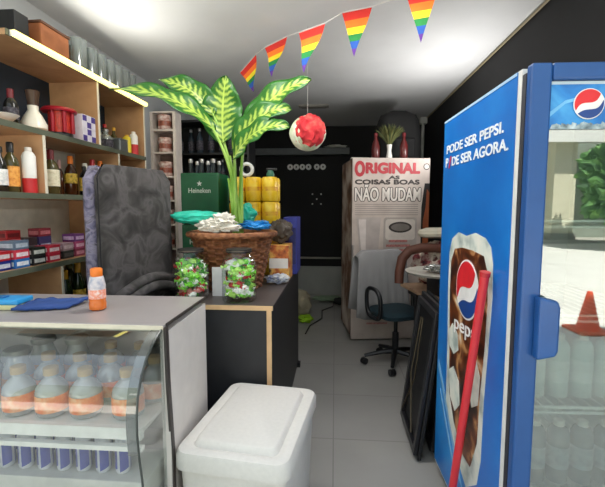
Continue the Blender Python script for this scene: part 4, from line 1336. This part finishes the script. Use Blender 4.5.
# header sticker
ff = frame((0, -.0685, 0), (1, 0, 0), (0, 0, 1))
hd = decal('header_sticker', [(.064, 1.69), (CW - .064, 1.69), (CW - .064, 1.831), (.064, 1.831)], ff, 0, blotch('header_blue', ['155fae', '2a83cc', '4aa2dc'], 5, .3, distort=2), door)
q = MB()
q.prism([(.064, 1.822), (CW - .064, 1.822), (CW - .064, 1.831), (.064, 1.831)], ff, .002, .001)
q.build('pale_line', mat('header_pale', 'b9cbd6', .4), hd)
decal('header_wave', [(.064, 1.74), (.11, 1.775), (.17, 1.79), (.26, 1.775), (.26, 1.77), (.17, 1.78), (.11, 1.765), (.064, 1.725)], ff, .002, mat('wave_blue', '6fb4e0', .4), hd)
q = MB()
rg = random.Random(9)
x = .066
while x < CW - .07:
    w = rg.uniform(.008, .018)
    q.prism([(x, 1.688), (x + w, 1.688), (x + w * .9 + .006, 1.70 + rg.uniform(0, .012)), (x + .006, 1.70 + rg.uniform(0, .012))], ff, .003, .001)
    x += w
q.build('jagged_edge', blotch('jagged_edge', ['46555c', '8ea0a6', 'c9d6d8'], 40, .4), hd)  # ragged grey strip along the header's lower edge
PR, PW, PN = mat('globe_red', 'd9262e', .35), mat('globe_white', 'ece9e6', .35), mat('globe_blue', '1d4288', .35)
def globe(cx, cy, r, fr, off, parent, tilt):
    g = decal('globe_emblem', circle(cx, cy, r * 1.07, r * 1.07, 40), fr, off, PW, parent)
    def arc(a0, a1, n=24):
        return [(cx + r * math.cos(R(a0 + (a1 - a0) * i / n)), cy + r * math.sin(R(a0 + (a1 - a0) * i / n))) for i in range(n + 1)]
    def wav(p, q_, b1, b2, n=16):
        (ax, ay), (bx, by) = p, q_
        nx, ny = -(by - ay), bx - ax
        out = []
        for i in range(1, n):
            s_ = i / n
            k = b1 * math.sin(PI * s_) + b2 * math.sin(2 * PI * s_)
            out.append((ax + (bx - ax) * s_ + nx * k, ay + (by - ay) * s_ + ny * k))
        return out
    up = arc(20 + tilt, 185 + tilt)
    decal('red_field', up + wav(up[-1], up[0], -.02, .10), fr, off + .0017, PR, g)
    lo = arc(200 + tilt, 352 + tilt)
    decal('blue_field', lo + wav(lo[-1], lo[0], .10, .07), fr, off + .0017, PN, g)
globe(.178, 1.763, .043, ff, .004, hd, 22)
text('letter', 'p', ff, (.236, .262, 1.735, 1.785), PW, hd, .004, bold=.01)
# shelves and bottles inside
for k, zz in enumerate((.40, .725, 1.06, 1.39)):
    s_ = MB()
    for j in range(14):
        x = .045 + j * (CW - .09) / 13
        s_.tube([(x, .05, zz), (x, CD - .05, zz)], .0025, 6)
    s_.box(.04, CW - .04, .045, .053, zz - .012, zz - .004).box(.04, CW - .04, .045, .053, zz + .008, zz + .016)
    s_.box(.04, CW - .04, CD - .06, CD - .052, zz - .004, zz + .004)
    s_.build('wire_shelf', mat('wire_white', 'e4e6e4', .35), t)
CM = t.matrix_basis.copy()
CM = Matrix.Translation((.588, 1.385, 0)) @ Matrix.Rotation(R(2), 4, 'Z')
PBOT = mat('milky_drink', 'c3d3d0', .3, var=.1)
PBD2 = mat('dark_drink', '5a6a70', .25, var=.3)
w0 = None
for rown, zz, yy, body, first in (('upper', .7285, .17, PBOT, None), ('lower', .4035, .14, PBD2, None)):
    w0 = None
    for j in range(6):
        lab = '%s drink bottle inside the blue cooler, %s from the left on the %s shelf' % ('pale' if rown == 'upper' else 'dark', ORD[j], rown)
        loc = CM @ Vector((.10 + j * .088, yy, zz))
        if w0 is None:
            w0 = bottle('drink_bottle', lab, 'bottle', loc, .038, .24, body, mat('pale_wrap', 'd8e2df', .4) if rown == 'upper' else mat('dull_wrap', '8a97a0', .4, var=.4, scale=30), WHC, 'bottles inside the blue cooler', 'can', (.25, .6))
        else:
            copy_thing(w0, loc, lab)

# advert on the cooler's side: plane frame with u running from the front edge backwards as -u
fs = frame((0, 0, 0), (0, -1, 0), (0, 0, 1))
def S(pts):
    return [(-a, b) for a, b in pts]
sp = decal('side_sticker', S([(.004, .07), (.004, CH - .002), (CD - .002, CH - .002), (CD - .002, .07)]), fs, .0005, blotch('advert_blue', ['0d58a8', '1470c2', '2288d4', '46a4e2'], 1.6, .35, pos=[.25, .5, .65, .9]), t)
decal('edge_strip', S([(.006, CH - .012), (.006, CH - .002), (CD - .004, CH - .002), (CD - .004, CH - .012)]), fs, .0025, mat('edge_pale_blue', 'a9cbe6', .4), sp)  # pale blue strip along the top of the side sticker
AW = mat('advert_white', 'e9edf0', .4)
text('lettering', 'PODE SER PEPSI.', fs, (-.715, -.085, 1.711, 1.752), AW, sp, .0025, bold=.018, slope=-.006)
text('lettering', 'P', fs, (-.725, -.688, 1.649, 1.694), AW, sp, .0025, bold=.018)
decal('red_stroke', S([(.680, 1.640), (.668, 1.640), (.644, 1.697), (.656, 1.699)]), fs, .0025, PR, sp)
text('lettering', 'DE SER AGORA.', fs, (-.632, -.045, 1.645, 1.688), AW, sp, .0025, bold=.018, slope=-.006)
ICE = blotch('frosty_white', ['9aa7a2', 'd6dcd2', 'ece9dc'], 9, .4)
sh = [(.62, 1.235), (.585, 1.30), (.50, 1.335), (.40, 1.325), (.30, 1.345), (.20, 1.33), (.148, 1.30), (.125, 1.24), (.118, 1.11), (.135, .91), (.155, .70), (.16, .45), (.19, .33), (.30, .24), (.42, .30), (.53, .40), (.60, .49), (.61, .84), (.625, 1.04)]
decal('frost_shape', S(sh), fs, .0025, ICE, sp)
cola = [(.585, 1.19), (.54, 1.255), (.44, 1.27), (.32, 1.27), (.205, 1.26), (.165, 1.20), (.155, 1.08), (.165, .90), (.19, .70), (.20, .50), (.26, .36), (.36, .36), (.47, .44), (.55, .55), (.575, .85), (.59, 1.05)]
decal('cola_picture', S(cola), fs, .0045, blotch('cola_brown', ['140a06', '38190c', '6b3416', 'b98552', 'e6ddcc'], 7, .35, pos=[.3, .42, .52, .62, .72], distort=1.0), sp)
for k, pl in enumerate(([(.57, .86), (.53, .90), (.46, .87), (.44, .80), (.50, .76), (.56, .78)], [(.30, .80), (.24, .84), (.19, .78), (.20, .66), (.26, .62), (.31, .70)], [(.56, .66), (.50, .70), (.42, .66), (.40, .56), (.46, .50), (.53, .54)])):
    decal('ice_cube', S(pl), fs, .0065, ICE, sp)
globe(-.365, 1.095, .122, fs, .0065, sp, 22)
text('brand_word', 'pepsi', fs, (-.505, -.225, .875, .955), PW, sp, .0065, bold=.006, slope=.02)
decal('light_streak', S([(.74, .64), (.74, .60), (.40, .22), (.34, .20)]), fs, .0025, mat('streak_blue', '7fb6de', .4), sp)
decal('light_streak', S([(.70, .50), (.70, .48), (.45, .20), (.42, .20)]), fs, .0025, mat('streak_blue', '7fb6de', .4), sp)
# red pole leaning on it
a0 = CM @ Vector((-.030, .125, 1.205))
a1 = CM @ Vector((-.066, .342, .004))
dv = (a1 - a0)
t = thing('red_pole', 'red plastic pole leaning against the side of the blue cooler', 'pole', a1)
rel = a0 - a1
q = MB()
q.tube([Vector((0, 0, 0)) + rel * .004, rel * .5, rel], .0165, 14)
q.build('tube', mat('red_tube', 'd8343c', .35, var=.06), t, smooth=True)
q = MB()
q.tube([rel * .992, rel * 1.006], .019, 14)
q.build('end_cap', mat('red_tube_end', 'c22a30', .4), t, smooth=True)

# ------------------------------------------------------------------ rainbow pennants
RB = [mat('flag_red', 'c8281e', .8), mat('flag_orange', 'e8701e', .8), mat('flag_yellow', 'e8cf26', .8), mat('flag_green', '1f7a3a', .8), mat('flag_blue', '1e4fa0', .8), mat('flag_violet', '5a2a86', .8)]
FL = [((-.81, 3.45, 2.58), (-.652, 3.35, 2.686), (-.682, 3.4, 2.407), 'smallest rainbow pennant at the far left of the bunting'),
      ((-.526, 3.05, 2.623), (-.35, 2.95, 2.655), (-.467, 3.0, 2.398), 'second rainbow pennant from the left'),
      ((-.237, 2.65, 2.553), (-.069, 2.55, 2.560), (-.201, 2.6, 2.291), 'large rainbow pennant in the middle of the bunting'),
      ((.035, 2.62, 2.65), (.215, 2.58, 2.66), (.111, 2.6, 2.379), 'rainbow pennant second from the right, its top near the ceiling'),
      ((.395, 2.42, 2.64), (.555, 2.38, 2.645), (.477, 2.4, 2.373), 'rainbow pennant at the far right of the bunting')]
for a, b, c, lb in FL:
    a, b, c = Vector(a), Vector(b), Vector(c)
    N_ = (b - a).cross(c - a).normalized()
    m = MB()
    for k in range(6):
        m.mi = k
        for j in range(2):
            s0 = (k + j * .5) / 6
            s1 = (k + j * .5 + .5) / 6
            P = [a.lerp(c, s0), b.lerp(c, s0), b.lerp(c, s1), a.lerp(c, s1)]
            wv = lambda s_: N_ * (.012 * math.sin(s_ * 6))
            m.rings([[P[0] + wv(s0), P[1] + wv(s0), P[1] + wv(s0) + N_ * .0015, P[0] + wv(s0) + N_ * .0015],
                     [P[3] + wv(s1), P[2] + wv(s1), P[2] + wv(s1) + N_ * .0015, P[3] + wv(s1) + N_ * .0015]])
    o = m.build('pennant_flag', RB)
    # move the origin to the top edge
    mid = (a + b) / 2
    o.data.transform(Matrix.Translation(-mid))
    o.location = mid
    tag(o, lb, 'pennant', 'rainbow pennants')
pts = [(-.95, 3.53, 2.50)]
for a, b, c, lb in FL:
    pts += [a, b]
pts += [(.80, 2.2, 2.68), (1.0, 2.05, 2.725)]
pts[0] = (-1.03, 3.62, ZC - .002)
q = MB().tube([Vector(p) + Vector((0, -.002, .004)) for p in pts[1:-1]] + [pts[-1]], .003, 6)
tag(q.build('bunting_string', mat('white_string', 'c9c6c0', .8)), 'thin white string carrying the rainbow pennants', 'string')

# ------------------------------------------------------------------ red and white paper ball
t = thing('paper_ball', 'round red paper ball with a pale green rim hanging beside the plant', 'paper ball', (-.205, 3.0, 1.99))
q = MB()
def honey(a, k):
    return .005 * math.cos(a * 22) + .008 * noise.noise(Vector((math.cos(a) * 2, math.sin(a) * 2, k * .3)))
q.lathe([(.128 * math.sin(PI * i / 16) + (.001 if i in (0, 16) else 0), -.128 * math.cos(PI * i / 16)) for i in range(17)], seg=88, fn=lambda a, k: honey(a, k) * math.sin(PI * k / 16))
q.build('outer_paper', blotch('pale_green_paper', ['b9cf9a', 'dfe3cc', 'efe6d8'], 7, .8), t, smooth=True)
q = MB()
q.blob((.016, -.046, .008), (.114, .104, .116), 5, .16, 4.0, 4)
q.build('red_paper', blotch('red_paper', ['b01e2a', 'd8323a', 'e8685c', 'f0a890'], 14, .8, pos=[.3, .5, .66, .78]), t, smooth=True)
MB().tube([(0, 0, .12), (0, 0, ZC - 1.99 - .002)], .0015, 6).build('thread', mat('pale_thread', 'b5b2ac', .8), t)

# ------------------------------------------------------------------ floor clutter at the back
q = MB().tube([(-.345 + .02, 4.45, .008), (-.30, 4.75, .007), (-.16, 5.1, .007), (-.17, 5.5, .007), (-.02, 5.75, .007), (.0, 6.2, .007)], .008, 8)
tag(q.build('power_cable', BLACKM, smooth=True), 'black cable snaking over the floor tiles behind the desk', 'cable')
bag('sack', 'beige crumpled sack on the floor behind the desk', (-.44, 5.2, .18), (.13, .12, .18), 51, mat('beige_sack', 'a39c86', .9, var=.15, bump=.3), .25, 2, cat='sack')
bag('floor_cloth', 'lime green cloth on the floor behind the desk', (-.36, 4.92, .05), (.09, .08, .05), 55, mat('lime_cloth', '8fc01e', .8), .3, 2, cat='cloth')
bag('floor_cloth', 'pale green cloth lying flat near the back wall', (-.10, 6.15, .035), (.24, .14, .03), 57, mat('pale_green_cloth', '93a98c', .9), .3, 2, cat='cloth')
bag('floor_cloth', 'small dark cloth heap near the back wall beside the beer fridge', (.08, 5.9, .05), (.09, .08, .05), 58, mat('dark_cloth', '2c2e2c', .9), .3, 2, cat='cloth')
